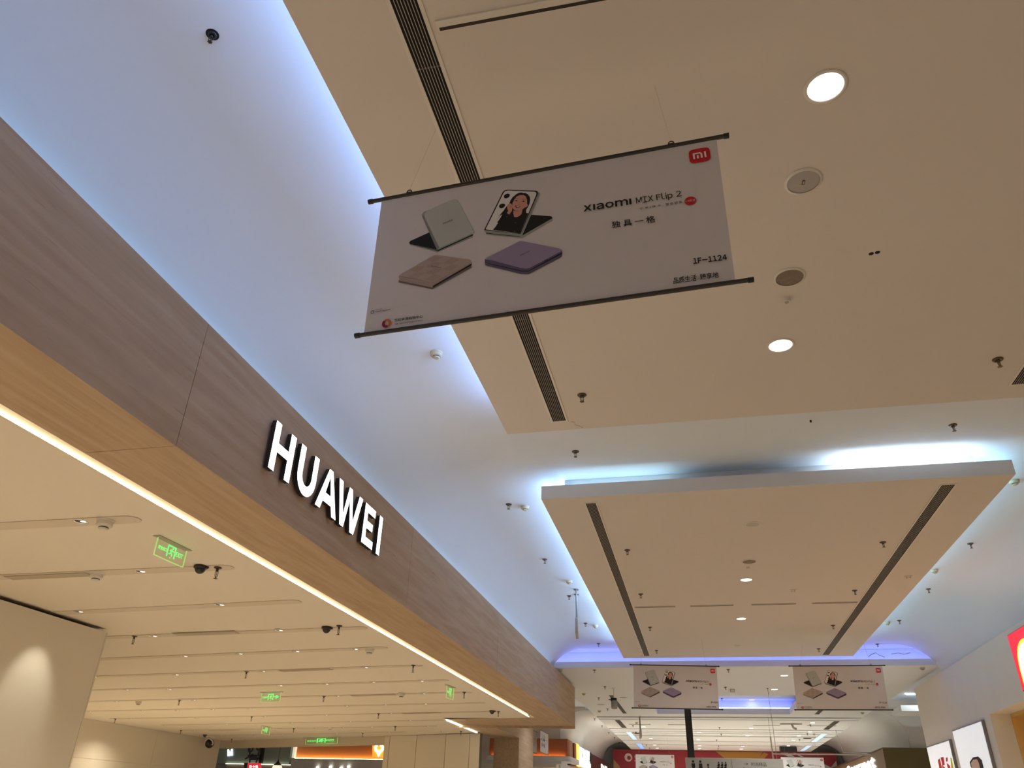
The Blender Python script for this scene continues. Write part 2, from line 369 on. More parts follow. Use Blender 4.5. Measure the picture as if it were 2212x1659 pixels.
pan(-.01, .045, 0, ZS-.005); pan(.05, .345, 0, ZS-.005); pan(.35, .655, 0, 2.55); pan(.35, .655, 2.56, ZS-.005); pan(.66, .90, 0, ZS-.005); pan(.905, 1.0, 0, ZS-.005)

# ================================================================== FIXTURES (ceiling things; local z = 0 at the ceiling)
ORD = ['first', 'second', 'third', 'fourth', 'fifth', 'sixth', 'seventh', 'eighth', 'ninth', 'tenth', 'eleventh', 'twelfth', 'thirteenth', 'fourteenth', 'fifteenth']
def mk_sprinkler(loc, label, m=STEEL, s=1.0, drop=1.0, group='pendant sprinklers under the mall ceiling'):
    t = thing('sprinkler', label, 'sprinkler', loc, (0, 0, random.uniform(0, 3)), group)
    ob('escutcheon', MB().lathe([(.040*s, 0), (.041*s, -.004), (.034*s, -.012), (.020*s, -.014), (.019*s, -.004), (.013*s, -.004)], 20), m, t)
    b = MB().lathe([(.013*s, -.002), (.014*s, -.022*drop), (.009*s, -.026*drop)], 10)
    for sx in (-1, 1):
        b.tube([(sx*.012*s, 0, -.018*drop), (sx*.018*s, 0, -.034*drop), (sx*.016*s, 0, -.050*drop), (sx*.003*s, 0, -.064*drop)], .0032*s, 6)
    b.tube([(0, 0, -.02*drop), (0, 0, -.06*drop)], .003*s, 6)
    ob('frame', b, m, t)
    b = MB(); n = 12
    pts = []
    for k in range(n*2): r = (.021 if k % 4 < 2 else .015)*s; a = PI*k/n; pts.append((r*math.cos(a), r*math.sin(a)))
    b.prism(pts, lambda u, v, d: (u, v, d), -.066*drop, -.069*drop); ob('deflector', b, m, t)
    return t
def mk_detector(loc, label, m=BEIGE, s=1.0, group='smoke detectors under the mall ceiling', squat=1.0):
    t = thing('smoke_detector', label, 'smoke detector', loc, (0, 0, 0), group)
    ob('base', MB().lathe([(.058*s, 0), (.058*s, -.008), (.050*s, -.014)], 24), m, t)
    ob('body', MB().lathe([(.050*s, -.012), (.052*s, -.030*squat), (.044*s, -.038*squat), (.030*s, -.040*squat)], 24), m, t)
    ob('chamber', MB().lathe([(.030*s, -.038*squat), (.031*s, -.050*squat), (.024*s, -.056*squat)], 20), m, t)
    ob('vent_ring', MB().lathe([(.0315*s, -.041*squat), (.0322*s, -.046*squat)], 20, cap=False), BLACK, t)
    return t
def mk_downlight(loc, label, r=.10, lens=LENS, ring=OFFW, group=None, lamp=0, col=NEUT):
    t = thing('downlight', label, 'downlight', loc, (0, 0, 0), group)
    ob('trim_ring', MB().lathe([(r*1.0, 0), (r*1.0, -.006), (r*.84, -.008), (r*.80, .0)], 40, cap=False), ring, t)
    ob('lens', MB().lathe([(r*.82, -.003), (r*.80, -.0045)], 40), lens, t)
    return t
def lamp(x, y, z, w, col, rad=.09, ang=2.7):
    l = bpy.data.lights.new('lamp', 'SPOT'); l.energy = w; l.color = col; l.shadow_soft_size = rad; l.spot_size = ang; l.spot_blend = 1
    o = bpy.data.objects.new('lamp', l); C.objects.link(o); o.location = (x, y, z); return o

# --- near ceiling panel
(dx, dy), (ex, ey) = [(0.8814, 2.831), (0.8582, 5.2699)]
mk_downlight((dx, dy, ZP), 'large glowing round ceiling lamp at the top of the near panel', .105, LENS); lamp(dx, dy, ZP-.02, K_MALL, NEUT)
mk_downlight((ex, ey, ZP), 'glowing round ceiling lamp between the small sensor and the panel edge', .105, LENS); lamp(ex, ey, ZP-.02, K_MALL, NEUT)
def speaker(loc, label, g, badge):
    t = thing('ceiling_speaker', label, 'speaker', loc)
    ob('rim', MB().lathe([(.105, 0), (.105, -.006), (.090, -.010)], 40, cap=False), OFFW, t)
    ob('grille', MB().lathe([(.092, -.006), (.060, -.009), (.02, -.0095)], 40), g, t)
    if badge: ob('badge', MB().box(-.007, .007, -.016, .016, -.013, -.009).box(-.004, .004, -.012, .012, -.0135, -.013, 1), [BLACK, SPKG], t)
    return t
(ax, ay), (bx, by), (sx, sy) = [(0.8428, 3.4863), (0.8465, 4.3959), (0.8469, 4.6489)]
speaker((ax, ay, ZP), 'grey round ceiling speaker with a tiny badge beside the large banner', SPKG, True)
speaker((bx, by, ZP), 'old brown round ceiling grille above the small white sensor', BRN, False)
t = thing('motion_sensor', 'small white cylindrical sensor below the brown round grille', 'sensor', (sx, sy, ZP))
ob('body', MB().lathe([(.026, 0), (.027, -.025), (.024, -.032)], 20), OFFW, t); ob('lens', MB().lathe([(.016, -.031), (.012, -.038)], 16), SPKG, t)
for i, (x, y) in enumerate([(1.3358, 4.2397), (1.3721, 4.2324)]):
    tag(ob('screw_hole', MB().lathe([(.016, 0), (.016, -.0012)], 16), DARK, loc=(x, y, ZP)), ['left', 'right'][i]+' of the paired dark drill holes on the near ceiling panel', 'hole', 'paired drill holes')
(x1, y1), (x2, y2) = [(-0.7593, 5.8074), (2.5226, 5.7742)]
sp0 = mk_sprinkler((x1, y1, ZP), 'bronze sprinkler beside the far end of the near left grille', m=mat('sprinkler_bronze', (.12, .085, .055), .35, .6))
dup(sp0, (x2, y2, ZP), 'bronze sprinkler beside the dark grille at the right frame edge')
tag(ob('ceiling_hook', MB().lathe([(.010, 0), (.010, -.02)], 10), DARK, loc=(1.35, 7.30, ZV)), 'tiny dark hook in the gap between the two ceiling panels', 'hook')
# --- linear air grilles
def grille(x0, x1, y0, y1, z, label, n=7, group='long linear air grilles', lip=.019, seg=0):
    t = thing('air_grille', label, 'air grille', ((x0+x1)/2, y0, z), (0, 0, 0), group)
    w = (x1-x0)/2; L_ = y1-y0
    b = MB(); b.box(-w, -w+lip, 0, L_, -.006, 0); b.box(w-lip, w, 0, L_, -.006, 0); b.box(-w+lip, w-lip, 0, lip, -.006, 0); b.box(-w+lip, w-lip, L_-lip, L_, -.006, 0)
    ob('frame', b, WMET, t)
    ob('backing', MB().box(-w+lip, w-lip, lip, L_-lip, -.0012, -.0004), DARK, t)
    me = None
    for i in range(n):
        x = -w+lip+(2*w-2*lip)*(i+1)/(n+1)
        if me is None: s0 = ob('slat', MB().box(-.0013, .0013, lip, L_-lip, -.0040, -.0012), SLAT, t, loc=(x, 0, 0)); me = s0
        else: s1 = s0.copy(); link(s1, t); s1.location = (x, 0, 0)
    b = MB(); yy = 1.05
    while yy < L_-.2: b.box(-w+lip, w-lip, yy, yy+.008, -.0030, -.0012); yy += 1.12
    tag(ob('spacer_bar', b, mat('spacer', (.08, .07, .06), .6), t), None, kind='stuff')
    return t
g0 = grille(-1.115, -.955, -3.2, 6.29, ZP, 'long black slotted air grille running beneath the large banner on the near panel')
grille(2.735, 2.905, -3.2, 6.24, ZP, 'dark slotted air grille cut off by the right frame edge')
grille(-1.105, -.95, 8.43, 18.36, ZP, 'long dark air grille along the left side of the second ceiling panel')
grille(2.745, 2.915, 8.43, 18.46, ZP, 'long dark air grille along the right side of the second ceiling panel')
# drill cracks beside the grille end
b = MB(); b.tube([(-.93, 6.30, ZP-.001), (-.90, 6.33, ZP-.001), (-.905, 6.37, ZP-.001), (-.87, 6.41, ZP-.001), (-.84, 6.45, ZP-.001)], .0016, 4)
tag(ob('plaster_crack', b, mat('crack', (.30, .24, .19), .9)), 'fine crack in the plaster at the end of the near left grille', 'crack')
b = MB(); b.tube([(3.95, 19.695, 4.96), (4.02, 19.695, 5.01), (4.12, 19.695, 5.05), (4.18, 19.695, 5.0), (4.30, 19.695, 4.95)], .006, 4); b.tube([(4.45, 19.695, 5.02), (4.6, 19.695, 5.04), (4.72, 19.695, 5.01), (4.86, 19.695, 5.04)], .005, 4)
tag(ob('plaster_crack', b, mat('crack', (.30, .24, .19), .9)), 'peeling cracks on the blue-lit upstand right of the second panel', 'crack')
# --- surface rails
def rail(x0, x1, y, z, label, group=None, h=.012, d=.03, m=None):
    t = thing('ceiling_rail', label, 'rail', (x0, y, z), (0, 0, 0), group)
    ob('channel', MB().box(0, x1-x0, -d/2, d/2, -h, 0), m or WMET, t)
    ob('slot', MB().box(.01, x1-x0-.002, d*.12, d*.42, -h-.0012, -h), mat('rail_slot', (.03, .022, .018), .7), t)
    return t
rail(-.925, 2.4, 2.12, ZP, 'white ceiling rail with a dark slot at the top of the picture', d=.055)
for i, (a, c2) in enumerate(((-.93, -.23), (.02, .745), (1.04, 1.765), (2.02, 2.73))):
    rail(a, c2, 13.66, ZP, '%s of the four thin metal rails across the second ceiling panel' % ['leftmost', 'second from left', 'third from left', 'rightmost'][i], 'thin rails across the second panel', .006, .07, mat('rail_dull', (.42, .37, .31), .6))
# --- second ceiling panel
pts = [(0.858, 9.4696), (0.886, 11.0706), (0.888, 11.2561), (0.8896, 12.0549), (0.9123, 14.7148), (0.93, 17.2457)]
mk_downlight((pts[0][0], pts[0][1], ZP), 'unlit round lamp nearest the front edge of the second ceiling panel', .10, LENSO)
speaker((pts[1][0], pts[1][1], ZP), 'dark round grille above a small sensor on the second ceiling panel', BRN, False)
t = thing('motion_sensor', 'small white sensor behind the dark round grille on the second panel', 'sensor', (pts[1][0], pts[1][1]+.30, ZP))
ob('body', MB().lathe([(.026, 0), (.027, -.025), (.024, -.032)], 20), OFFW, t)
mk_downlight((pts[3][0], pts[3][1], ZP), 'glowing round lamp nearest the dark round grille on the second panel', .10, LENSW); lamp(pts[3][0], pts[3][1], ZP-.02, K_MALL, NEUT)
mk_downlight((pts[4][0], pts[4][1], ZP), 'glowing round lamp behind the thin rails on the second panel', .10, LENSW); lamp(pts[4][0], pts[4][1], ZP-.02, K_MALL, NEUT)
mk_downlight((pts[5][0], pts[5][1], ZP), 'unlit round lamp close to the far edge of the second panel', .10, LENSO)
for (x, y), l in zip([(-0.7645, 10.3312), (-0.7582, 12.7505), (-0.7677, 15.3011), (-0.7764, 17.6798), (2.5325, 10.4174), (2.5677, 12.8779), (2.5818, 15.4267), (2.5986, 17.7151)],
    ['nearest', 'second', 'third', 'farthest', 'nearest', 'second', 'third', 'farthest']):
    side = 'left' if x < 1 else 'right'
    dup(sp0, (x, y, ZP), '%s sprinkler in the row beside the %s grille of the second panel' % (l, side))
for (x, y), l in zip([(1.6327, 12.7459), (3.1946, 12.1306)], ('small white bracket plate behind the lamps on the second ceiling panel', 'small white bracket plate outside the right grille of the second panel')):
    t = thing('ceiling_bracket', l, 'bracket', (x, y, ZP), group='small brackets on the second panel')
    ob('plate', MB().box(-.05, .05, -.03, .03, -.006, 0), OFFW, t); ob('clip', MB().box(-.03, -.018, -.012, .012, -.03, -.006).box(.018, .03, -.012, .012, -.03, -.006).box(-.03, .03, -.012, .012, -.036, -.03), OFFW, t)
# --- vault sprinklers and detectors
t = mk_sprinkler(tuple([(-2.1942, 2.147), (-3.157, 1.7539)][0])+(ZV,), 'black sprinkler with a wide ring alone on the blue vault at top left', mat('sprinkler_black', (.03, .03, .035), .35, .5), .62, .9)
ob('hole_ring', MB().lathe([(.034, 0), (.034, -.003), (.027, -.004), (.026, 0)], 28, cap=False), DARK, t)
VL = [((1243, 975), 'steel sprinkler in the gap before the second panel, left of centre'), ((2058, 918), 'steel sprinkler in the gap before the second panel, near the right'),
      ((1099, 1089), 'small sprinkler beside a beige detector on the left vault'), ((1177, 1208), 'sprinkler on the left vault between the two beige detectors'),
      ((1229.5, 1287), 'sprinkler on the left vault just left of the hanging sign rods'), ((1264.8, 1346), 'sprinkler right of the hanging sign on the left vault'),
      ((1292.8, 1390), 'sprinkler on the left vault nearest the blue-lit beam'), ((2096, 1174), 'sprinkler nearest on the right vault, below the broken detector'),
      ((2005, 1272), 'second sprinkler on the right vault, past the first'), ((1942, 1340), 'third sprinkler on the right vault, beside the farthest detector'),
      ((1895, 1391), 'farthest sprinkler on the right vault, near the blue-lit beam')]
VP_ = [(-1.0882, 7.6741), (2.7428, 7.6361), (-2.1924, 9.1861), (-2.1701, 11.6824), (-2.1431, 14.0203), (-2.1542, 16.3317), (-2.1467, 18.5257), (3.9863, 11.6826), (4.0064, 14.2032), (4.0269, 16.6283), (4.0496, 19.0193)]
for (x, y), (_, l) in zip(VP_, VL): dup(sp0, (x, y, ZV), l)
DP = [(-1.9895, 5.4048), (-1.9993, 9.3012), (-1.9858, 13.0064), (-1.9722, 16.5735), (3.8035, 9.2787), (3.8242, 13.0161), (3.8338, 16.7778)]
DL = ['beige smoke detector alone on the blue vault below the large banner', 'beige smoke detector beside the small sprinkler on the left vault', 'beige smoke detector just above the hanging sign rods', 'beige smoke detector right of the hanging sign',
      'broken beige smoke detector on the right vault beside the panel corner', 'beige smoke detector on the right vault beside the panel edge, halfway along', 'farthest beige smoke detector on the right vault']
de0 = mk_detector(DP[0]+(ZV,), DL[0])
for p, l in zip(DP[1:], DL[1:]): dup(de0, tuple(p)+(ZV,), l)

# --- far lower ceiling fixtures
def snap(y):
    for a, c2 in ((29.2, 29.66), (30.05, 30.25), (33.5, 33.75), (34.45, 34.65), (35.15, 35.35), (36.2, 36.75), (38.9, 39.2), (41.0, 41.3)):
        if a-.12 < y < c2+.12: return a-.12 if y < (a+c2)/2 else c2+.12
    return min(y, 44.2)
q = [(2.1088, 20.3846), (2.0512, 22.7052), (1.5707, 24.8574), (-2.127, 32.8149), (-2.1527, 37.864), (-2.1921, 41.3857), (-2.1676, 43.3811), (-0.0218, 34.6589), (-0.0915, 38.0596), (-0.0578, 41.3146), (-0.0741, 43.3037), (4.2123, 34.235), (3.9547, 35.8211), (3.9368, 37.9805), (3.9811, 40.9226), (1.9418, 36.053), (1.9572, 41.2559), (1.945, 43.2323), (3.925, 30.8873), (1.9451, 33.0013)]
ql = ['nearest glowing lamp before the blue recess, beside the right banner', 'second glowing lamp before the blue recess', 'third glowing lamp, hanging over the blue recess',
 'nearest lamp in the left row of the far ceiling', 'second lamp in the left row of the far ceiling', 'third lamp in the left row of the far ceiling', 'farthest lamp in the left row of the far ceiling',
 'nearest lamp beside the black post', 'second lamp beside the black post', 'third lamp beside the black post', 'farthest lamp beside the black post',
 'second lamp in the right row of the far ceiling', 'third lamp in the right row of the far ceiling', 'fourth lamp in the right row of the far ceiling', 'farthest lamp in the right row, above the black box',
 'lamp right of the thin hanging wire on the far ceiling', 'last but one lamp above the grey direction sign', 'farthest lamp above the grey direction sign', 'nearest lamp in the right row of the far ceiling', 'faint lamp beyond the blue recess near the wire']
dl0 = None
for i, ((x, y), l) in enumerate(zip(q, ql)):
    y = snap(y); z = ZC
    if i == 2: (x, y), z = [(1.8032, 28.5234), (-3.166, 1.7588)][0], 5.13
    l = 'round ceiling lamp, '+l
    if dl0 is None: dl0 = mk_downlight((x, y, z), l, .105, LENSW, group='round lamps of the far ceiling')
    else: dup(dl0, (x, y, z), l)
    if i > 2 and i % 2 or i in (0, 1): lamp(x, y, z-.02, K_FAR if i > 2 else 420, NEUT if i < 3 else (.96, 1, .93))
# unseen lamp added behind the camera to brighten the floor
for x, y in ((.9, -1.5),): lamp(x, y, ZP-.02, K_MALL, NEUT)
q = [(-2.3633, 19.3926), (-2.4201, 22.1288), (-2.86, 24.3745), (-2.897, 27.0829), (0.7778, 19.4569), (0.7705, 22.2643), (0.7123, 24.6099), (-2.4931, 32.2357), (-2.5908, 34.9161), (-2.5867, 41.4487), (-2.5587, 43.3013), (3.9239, 31.5892), (4.1702, 34.8074), (4.1375, 37.5025), (0.7558, 32.7532), (0.8647, 35.3562), (0.7091, 38.1856), (0.8259, 41.1714), (0.8279, 43.1408)]
ql = ['near the cross beam at left', 'left side, second past the beam', 'between the two flat discs', 'beside the left grille', 'just beyond the cross beam between the banners', 'halfway between the banners, before the recess', 'at the edge of the blue recess',
      'below the left rail of the far slabs', 'near the pale blue opening at left', 'near the bright blue opening at left', 'farthest at the left, beside the red wall', 'below the right rail of the far slabs', 'beside the right ventilation square', 'right of the third right lamp',
      'nearest right of the black post', 'second right of the black post', 'third right of the black post', 'fourth right of the black post', 'farthest right of the black post']
for i, ((x, y), l) in enumerate(zip(q, ql)):
    z = ZC
    if i == 6: (x, y), z = [(0.8162, 28.1241), (-3.166, 1.7588)][0], 5.13
    dup(sp0, (x, snap(y), z), 'small dark sprinkler on the far ceiling, '+l)
q = [(-4.0978, 33.2952), (-4.1146, 35.9958), (-4.1524, 39.0212), (-4.1521, 41.6464), (-4.1731, 44.338)]
for i, (x, y) in enumerate(q): dup(sp0, (x, y, 5.0), '%s of five dark sprinklers along the left side of the far vault' % ORD[i], group='sprinklers of the far vault')
q = [(-3.1756, 19.2913), (-3.1814, 23.4337), (-3.2296, 27.5994), (4.9592, 19.3845), (5.0638, 27.7467), (-2.2663, 31.1439), (-2.7302, 35.0297), (4.4324, 34.9727)]
ql = ['left corner of the lower ceiling above the shop beam', 'left edge of the lower ceiling past the shop beam', 'left part of the lower ceiling near its grille', 'right corner of the lower ceiling near the arch', 'right part of the lower ceiling below the right banner', 'far slab beside the hanging bar sign', 'far slab above the pale blue opening', 'far slab right of the ventilation square']
for (x, y), l in zip(q, ql): dup(de0, (x, snap(y), ZC), 'smoke detector on the '+l)
q = [(-2.9827, 25.9497), (-2.1297, 24.3207)]
for (x, y), l in zip(q, ('flat pale disc on the lower ceiling left of its dark grille', 'flat pale disc on the lower ceiling right of the hanging grey spotlight')):
    t = thing('ceiling_disc', l, 'cover plate', (x, y, ZC), group='flat discs on the lower ceiling'); ob('rim', MB().lathe([(.13, 0), (.13, -.006), (.11, -.008)], 28, cap=False), OFFW, t); ob('cover', MB().lathe([(.112, -.004), (.02, -.006)], 28), SPKG, t)
(x, y), = [(0.9609, 22.6926)][:1]
t = thing('junction_box', 'small grey box on the ceiling between the two far banners', 'junction box', (x, y, ZC)); ob('body', MB().box(-.06, .06, -.06, .06, -.07, 0), GREYM, t); ob('cover', MB().box(-.05, .05, -.065, -.06, -.06, -.01), OFFW, t)
grille(-2.52, -2.36, 23.8, 28.36, ZC, 'dark grille on the left of the lower ceiling behind the grey spotlight', n=5)
grille(3.68, 3.86, 23.8, 28.36, ZC, 'dark grille on the right of the lower ceiling below the right banner', n=5)
grille(-3.02, -2.80, 30.4, 33.3, ZC, 'short dark grille on the first far slab at left', n=4)
grille(4.55, 4.78, 30.3, 33.3, ZC, 'short dark grille on the first far slab at right', n=4)
for i, (x, y, l) in enumerate(((-2.55, 35.55, 'grey ventilation square on the far slab left of the left lamp row'), (4.4, 36.3+.75, 'dark ventilation square on the far slab right of the right lamp row'))):
    t = thing('vent_square', l, 'vent', (x, y, ZC)); ob('frame', MB().box(-.16, .16, -.25, .25, -.006, 0), GREYM, t); ob('core', MB().box(-.13, .13, -.22, .22, -.008, -.006), BLACK, t)
BLUEP = mat('blue_lit_panel', (.5, .6, .7), .5, emit=(.42, .68, 1.0), es=.9); BLUEQ = mat('bluer_lit_panel', (.3, .5, .9), .5, emit=(.16, .36, 1.0), es=1.1)
for a, b_, c2, d, m, l in ((-3.02, -2.78, 34.9, 38.6, BLUEP, 'pale blue lit opening in the far ceiling at left'), (-3.05, -2.80, 40.5, 43.8, BLUEQ, 'bright blue lit opening in the far ceiling at left'),
                        (4.70, 4.95, 34.9, 38.6, BLUEP, 'pale blue lit opening in the far ceiling at right'), (4.75, 5.0, 40.5, 43.8, BLUEP, 'small blue lit opening in the far ceiling at right')):
    t = thing('ceiling_light', l, 'light', ((a+b_)/2, c2, ZC)); w = (b_-a)/2
    ob('frame', MB().box(-w-.03, w+.03, 0, d-c2, -.006, 0), OFFW, t); ob('diffuser', MB().box(-w+.02, w-.02, .05, d-c2-.05, -.010, -.006), m, t)
for i, (a, c2) in enumerate(((-2.62, -1.80), (-1.15, -.45), (1.95, 2.9), (3.85, 4.85))):
    rail(a, c2, 31.9, ZC, '%s thin rail on the first far ceiling slab' % ['leftmost', 'second from left', 'third from left', 'rightmost'][i], 'thin rails on the far slab', .01, .08, mat('rail_dull2', (.38, .36, .31), .6))
# --- hanging grey spotlight on a rod
t = thing('hanging_projector', 'grey and black cylindrical spotlight hanging on a thin rod left of the left banner', 'spotlight', (-2.21, 22.4, 0))
ob('rod', MB().tube([(0, 0, ZC), (0, 0, 4.38)], .012, 8), OFFW, t)
ob('mount_plate', MB().lathe([(.05, ZC), (.05, ZC-.012)], 16), OFFW, t)
ob('bracket', MB().box(-.09, .07, -.05, .05, 4.33, 4.41).box(-.15, -.07, -.02, .02, 4.36, 4.38), BLACK, t)
ob('housing', MB().lathe([(.075, 4.345), (.085, 4.33), (.085, 4.16), (.07, 4.14)], 20), GREYM, t)
ob('lens', MB().lathe([(.065, 4.139), (.06, 4.134)], 20), SPKG, t)
# --- edge-on hanging signs
def edge_sign(x, y, zc, ztop, zbot, rod, label, W_=.75):
    t = thing('hanging_sign', label, 'sign', (x, y, 0), (0, 0, .12))
    for yy in (-W_*.28, W_*.28):
        r_ = ob('rod', MB().tube([(0, yy, zc), (0, yy, rod)], .013, 8), GREYM, t); ob('flange', MB().lathe([(.045, zc), (.045, zc-.012)], 12, c=(0, yy, 0)), GREYM, r_)
    n = 10; P = []
    h = (ztop-zbot)/2; zc_ = (ztop+zbot)/2; rr = .09
    for cy, cz, a0 in ((W_/2-rr, h-rr, 0), (-W_/2+rr, h-rr, PI/2), (-W_/2+rr, -h+rr, PI), (W_/2-rr, -h+rr, 1.5*PI)):
        for j in range(6): a = a0+PI/2*j/5; P.append((cy+rr*math.cos(a), zc_+cz+rr*math.sin(a)))
    ob('panel', MB().prism(P, lambda u, v, d: (d, u, v), -.022, .022), SPKG, t)
    ob('face', MB().prism([(a*.95, zc_+(b_-zc_)*.92) for a, b_ in P], lambda u, v, d: (d, u, v), .022, .026), OFFW, t)
    return t
edge_sign(-1.97, 13.75, ZV, 4.62, 4.34, 4.60, 'narrow grey sign seen edge-on, hanging on two rods at the left vault', .62)
edge_sign(-2.02, 29.35, ZC, 4.25, 3.98, 4.23, 'small grey sign seen edge-on, hanging before the far slabs')
# --- black post and direction sign
t = thing('hanging_post', 'thick black post dropping from the ceiling behind the left far banner', 'post', (-.26, 22.1, 0))
ob('shaft', MB().box(-.085, .085, -.06, .06, 2.957, ZC), BLACK, t); ob('ceiling_plate', MB().box(-.14, .14, -.11, .11, ZC-.012, ZC), BLACK, t); ob('joint_collar', MB().box(-.092, .092, -.067, .067, 2.957, 2.99), BLACK, t)
SG = mat('sign_grey', (.36, .36, .34), .5)
t = thing('direction_sign', 'grey hanging direction sign with toilet symbols at the bottom edge', 'sign', (0, 22.1, 0))
ob('panel', MB().box(-.40, 1.955, -.04, .04, 2.30, 2.94), SG, t)
ob('rim', MB().box(-.41, 1.965, -.045, .045, 2.94, 2.955).box(-.415, -.40, -.045, .045, 2.30, 2.94).box(1.955, 1.97, -.045, .045, 2.30, 2.94), mat('sign_rim', (.45, .45, .43), .5), t)
FS = lambda u, v, d: (u, -.04-d, v)
b = MB()
def man(u, v, s, skirt=0):
    b.prism([(u+.30*s*math.cos(a*PI/6), v+2.05*s+.30*s*math.sin(a*PI/6)) for a in range(12)], FS, .001, .002)
    b.prism([(u-.42*s, v+1.62*s), (u+.42*s, v+1.62*s), (u+.42*s, v+.75*s), (u+(.5 if skirt else .25)*s, v+.6*s), (u+.22*s, v-.4*s), (u-.22*s, v-.4*s), (u-(.5 if skirt else .25)*s, v+.6*s), (u-.42*s, v+.75*s)], FS, .001, .002)
man(-.225, 2.66, .10); man(-.045, 2.66, .10, 1)
b.prism([(.14+.028*math.cos(a*PI/6), 2.79+.028*math.sin(a*PI/6)) for a in range(12)], FS, .001, .002)
b.prism([(.12, 2.76), (.15, 2.76), (.155, 2.68), (.21, 2.67), (.23, 2.60), (.20, 2.60), (.185, 2.645), (.13, 2.65)], FS, .001, .002)
b.prism([(.09, 2.70), (.11, 2.71), (.10, 2.64), (.15, 2.60), (.19, 2.62), (.15, 2.58), (.08, 2.62)], FS, .001, .002)
for u in (.385, .47, .555): man(u, 2.64, .07); man(u+.02, 2.74, .055)
b.box(.72, .726, -.042, -.041, 2.45, 2.92)
text_on(b, '\u2192', ((1.02, 2.80), (1.12, 2.80), (1.02, 2.86)), FS, .0015)
text_on(b, '时尚精品', ((1.20, 2.78), (1.56, 2.78), (1.20, 2.87)), FS, .0015)
text_on(b, 'Fashion Boutique', ((1.0, 2.69), (1.57, 2.69), (1.0, 2.75)), FS, .0015)
text_on(b, '\u2191', ((2.21-.95+.55-.17, 2.60), (2.28-.95+.55-.17, 2.60), (2.21-.95+.55-.17, 2.72)), FS, .0015)
ob('lettering', b, BLACK, t)
# --- cream pipe frame, wires
PIPE = mat('cream_pipe', (.60, .56, .48), .5)
PIPE_T = 1
t = thing('pipe_frame', 'thin cream pipe with a long arm over the lower right banner', 'pipe', (0, 0, 0))
ob('upright', MB().tube([(2.32, 29.4, 3.35), (2.32, 29.4, 4.09)], .022, 8), PIPE, t)
ob('hanger_wire', MB().tube([(2.32, 29.4, 4.09), (2.32, 29.4, 5.13)], .004, 5), GREYM, t)
ob('arm', MB().tube([(2.32, 29.4, 3.555), (5.4, 29.4, 3.575)], .022, 8), PIPE, t)
t = thing('hanging_wire', 'thin wire dropping from the lower ceiling to the direction sign', 'wire', (0, 0, 0))
ob('strand', MB().tube([(1.86, 22.5, ZC), (1.86, 22.4, 3.7), (1.85, 22.3, 2.955)], .006, 6), GREYM, t); ob('anchor', MB().lathe([(.03, ZC), (.02, ZC-.02)], 10, c=(1.86, 22.5, 0)), GREYM, t)
b = MB(); b.tube([(5.02, 33.3, 4.64), (5.35, 34.6, 4.02), (5.36, 34.6, 3.98), (6.5, 34.6, 4.0)], .010, 6)
tag(ob('ceiling_cable', b, GREYM), 'thin dark cable running down the right side of the far vault', 'cable')
t = thing('black_speaker_box', 'black box hanging from the ceiling above the lower right banner', 'speaker', (3.95, 41.0, 0))
ob('cabinet', MB().box(-.37, .37, -.25, .25, 4.42, 4.62), BLACK, t); ob('hanger', MB().box(-.35, -.33, -.02, .02, 4.62, ZC).box(.33, .35, -.02, .02, 4.62, ZC), BLACK, t)
t = thing('ceiling_camera', 'white bracket camera on the first far slab at right', 'camera', (3.3, 31.2, 0))
ob('arm', MB().box(-.45, .30, -.02, .02, 4.63, ZC), mat('cam_grey', (.42, .40, .35), .5), t); ob('body', MB().tube([(-.05, 0, 4.64), (-.02, -.1, 4.52), (.04, -.25, 4.47)], .04, 8), mat('cam_grey', (.4, .4, .35)), t)
# --- far red hoarding
RED = mat('hoarding_red', (.30, .022, .032), .6); OCH = mat('hoarding_ochre', (.42, .20, .03), .6); PK = mat('hoarding_white', (.62, .50, .48), .6); TAN_ = mat('hoarding_tan', (.40, .22, .10), .6)
t = thing('hoarding', 'large red and ochre printed hoarding closing the far end of the mall', 'hoarding', (0, 44.5, 0))
ob('board', MB().box(-4.55, 6.55, 0, .1, .3, 4.66), RED, t)
FH = lambda u, v, d: (u, -d, v)
ob('ochre_field', MB().prism([(.72, 4.64), (3.05, 4.64), (2.2, 3.6), (1.55, 3.6), (1.35, 4.15)], FH, .004, .006).prism([(3.1, 4.63), (3.3, 4.55), (2.95, 4.2), (2.75, 4.3)], FH, .004, .006), OCH, t)
ob('tan_field', MB().prism([(-4.54, 4.2), (-4.25, 3.9), (-3.95, 3.2), (-4.54, 3.2)], FH, .004, .006), TAN_, t)
b = MB(); b.prism([(5.45, 4.35), (6.2, 4.0), (6.5, 4.3), (6.5, 3.7), (6.1, 3.45), (5.45, 3.85)], FH, .004, .006)
b.prism([(3.9, 4.62), (4.25, 4.62), (5.0, 4.2), (4.7, 4.2)], FH, .004, .006); b.prism([(4.5, 4.62), (4.62, 4.62), (5.5, 4.2), (5.35, 4.2)], FH, .004, .006)
ob('white_shapes', b, mat('hoarding_pale', (.50, .46, .46), .6), t)
b = MB()
def ring(b, cx, cy, r0, r1, fn, d, a0=0, a1=2*PI, n=28, ex=0, ey=0, mi=0, sy=1, tilt=0):
    P = []
    for j in range(n+1):
        a = a0+(a1-a0)*j/n; P.append((r1*math.cos(a), sy*r1*math.sin(a), r0*math.cos(a)+ex, sy*r0*math.sin(a)+ey))
    ct, st = math.cos(tilt), math.sin(tilt)
    R_ = lambda x, y: (cx+x*ct-y*st, cy+x*st+y*ct)
    vs = [fn(*R_(p[0], p[1]), d) for p in P]+[fn(*R_(p[2], p[3]), d) for p in P]; m_ = n+1
    b.add(vs, [(i, i+1, m_+i+1, m_+i) for i in range(n)], mi)
ring(b, -3.75, 4.29, .10, .20, FH, .006, ex=.03, ey=-.02)
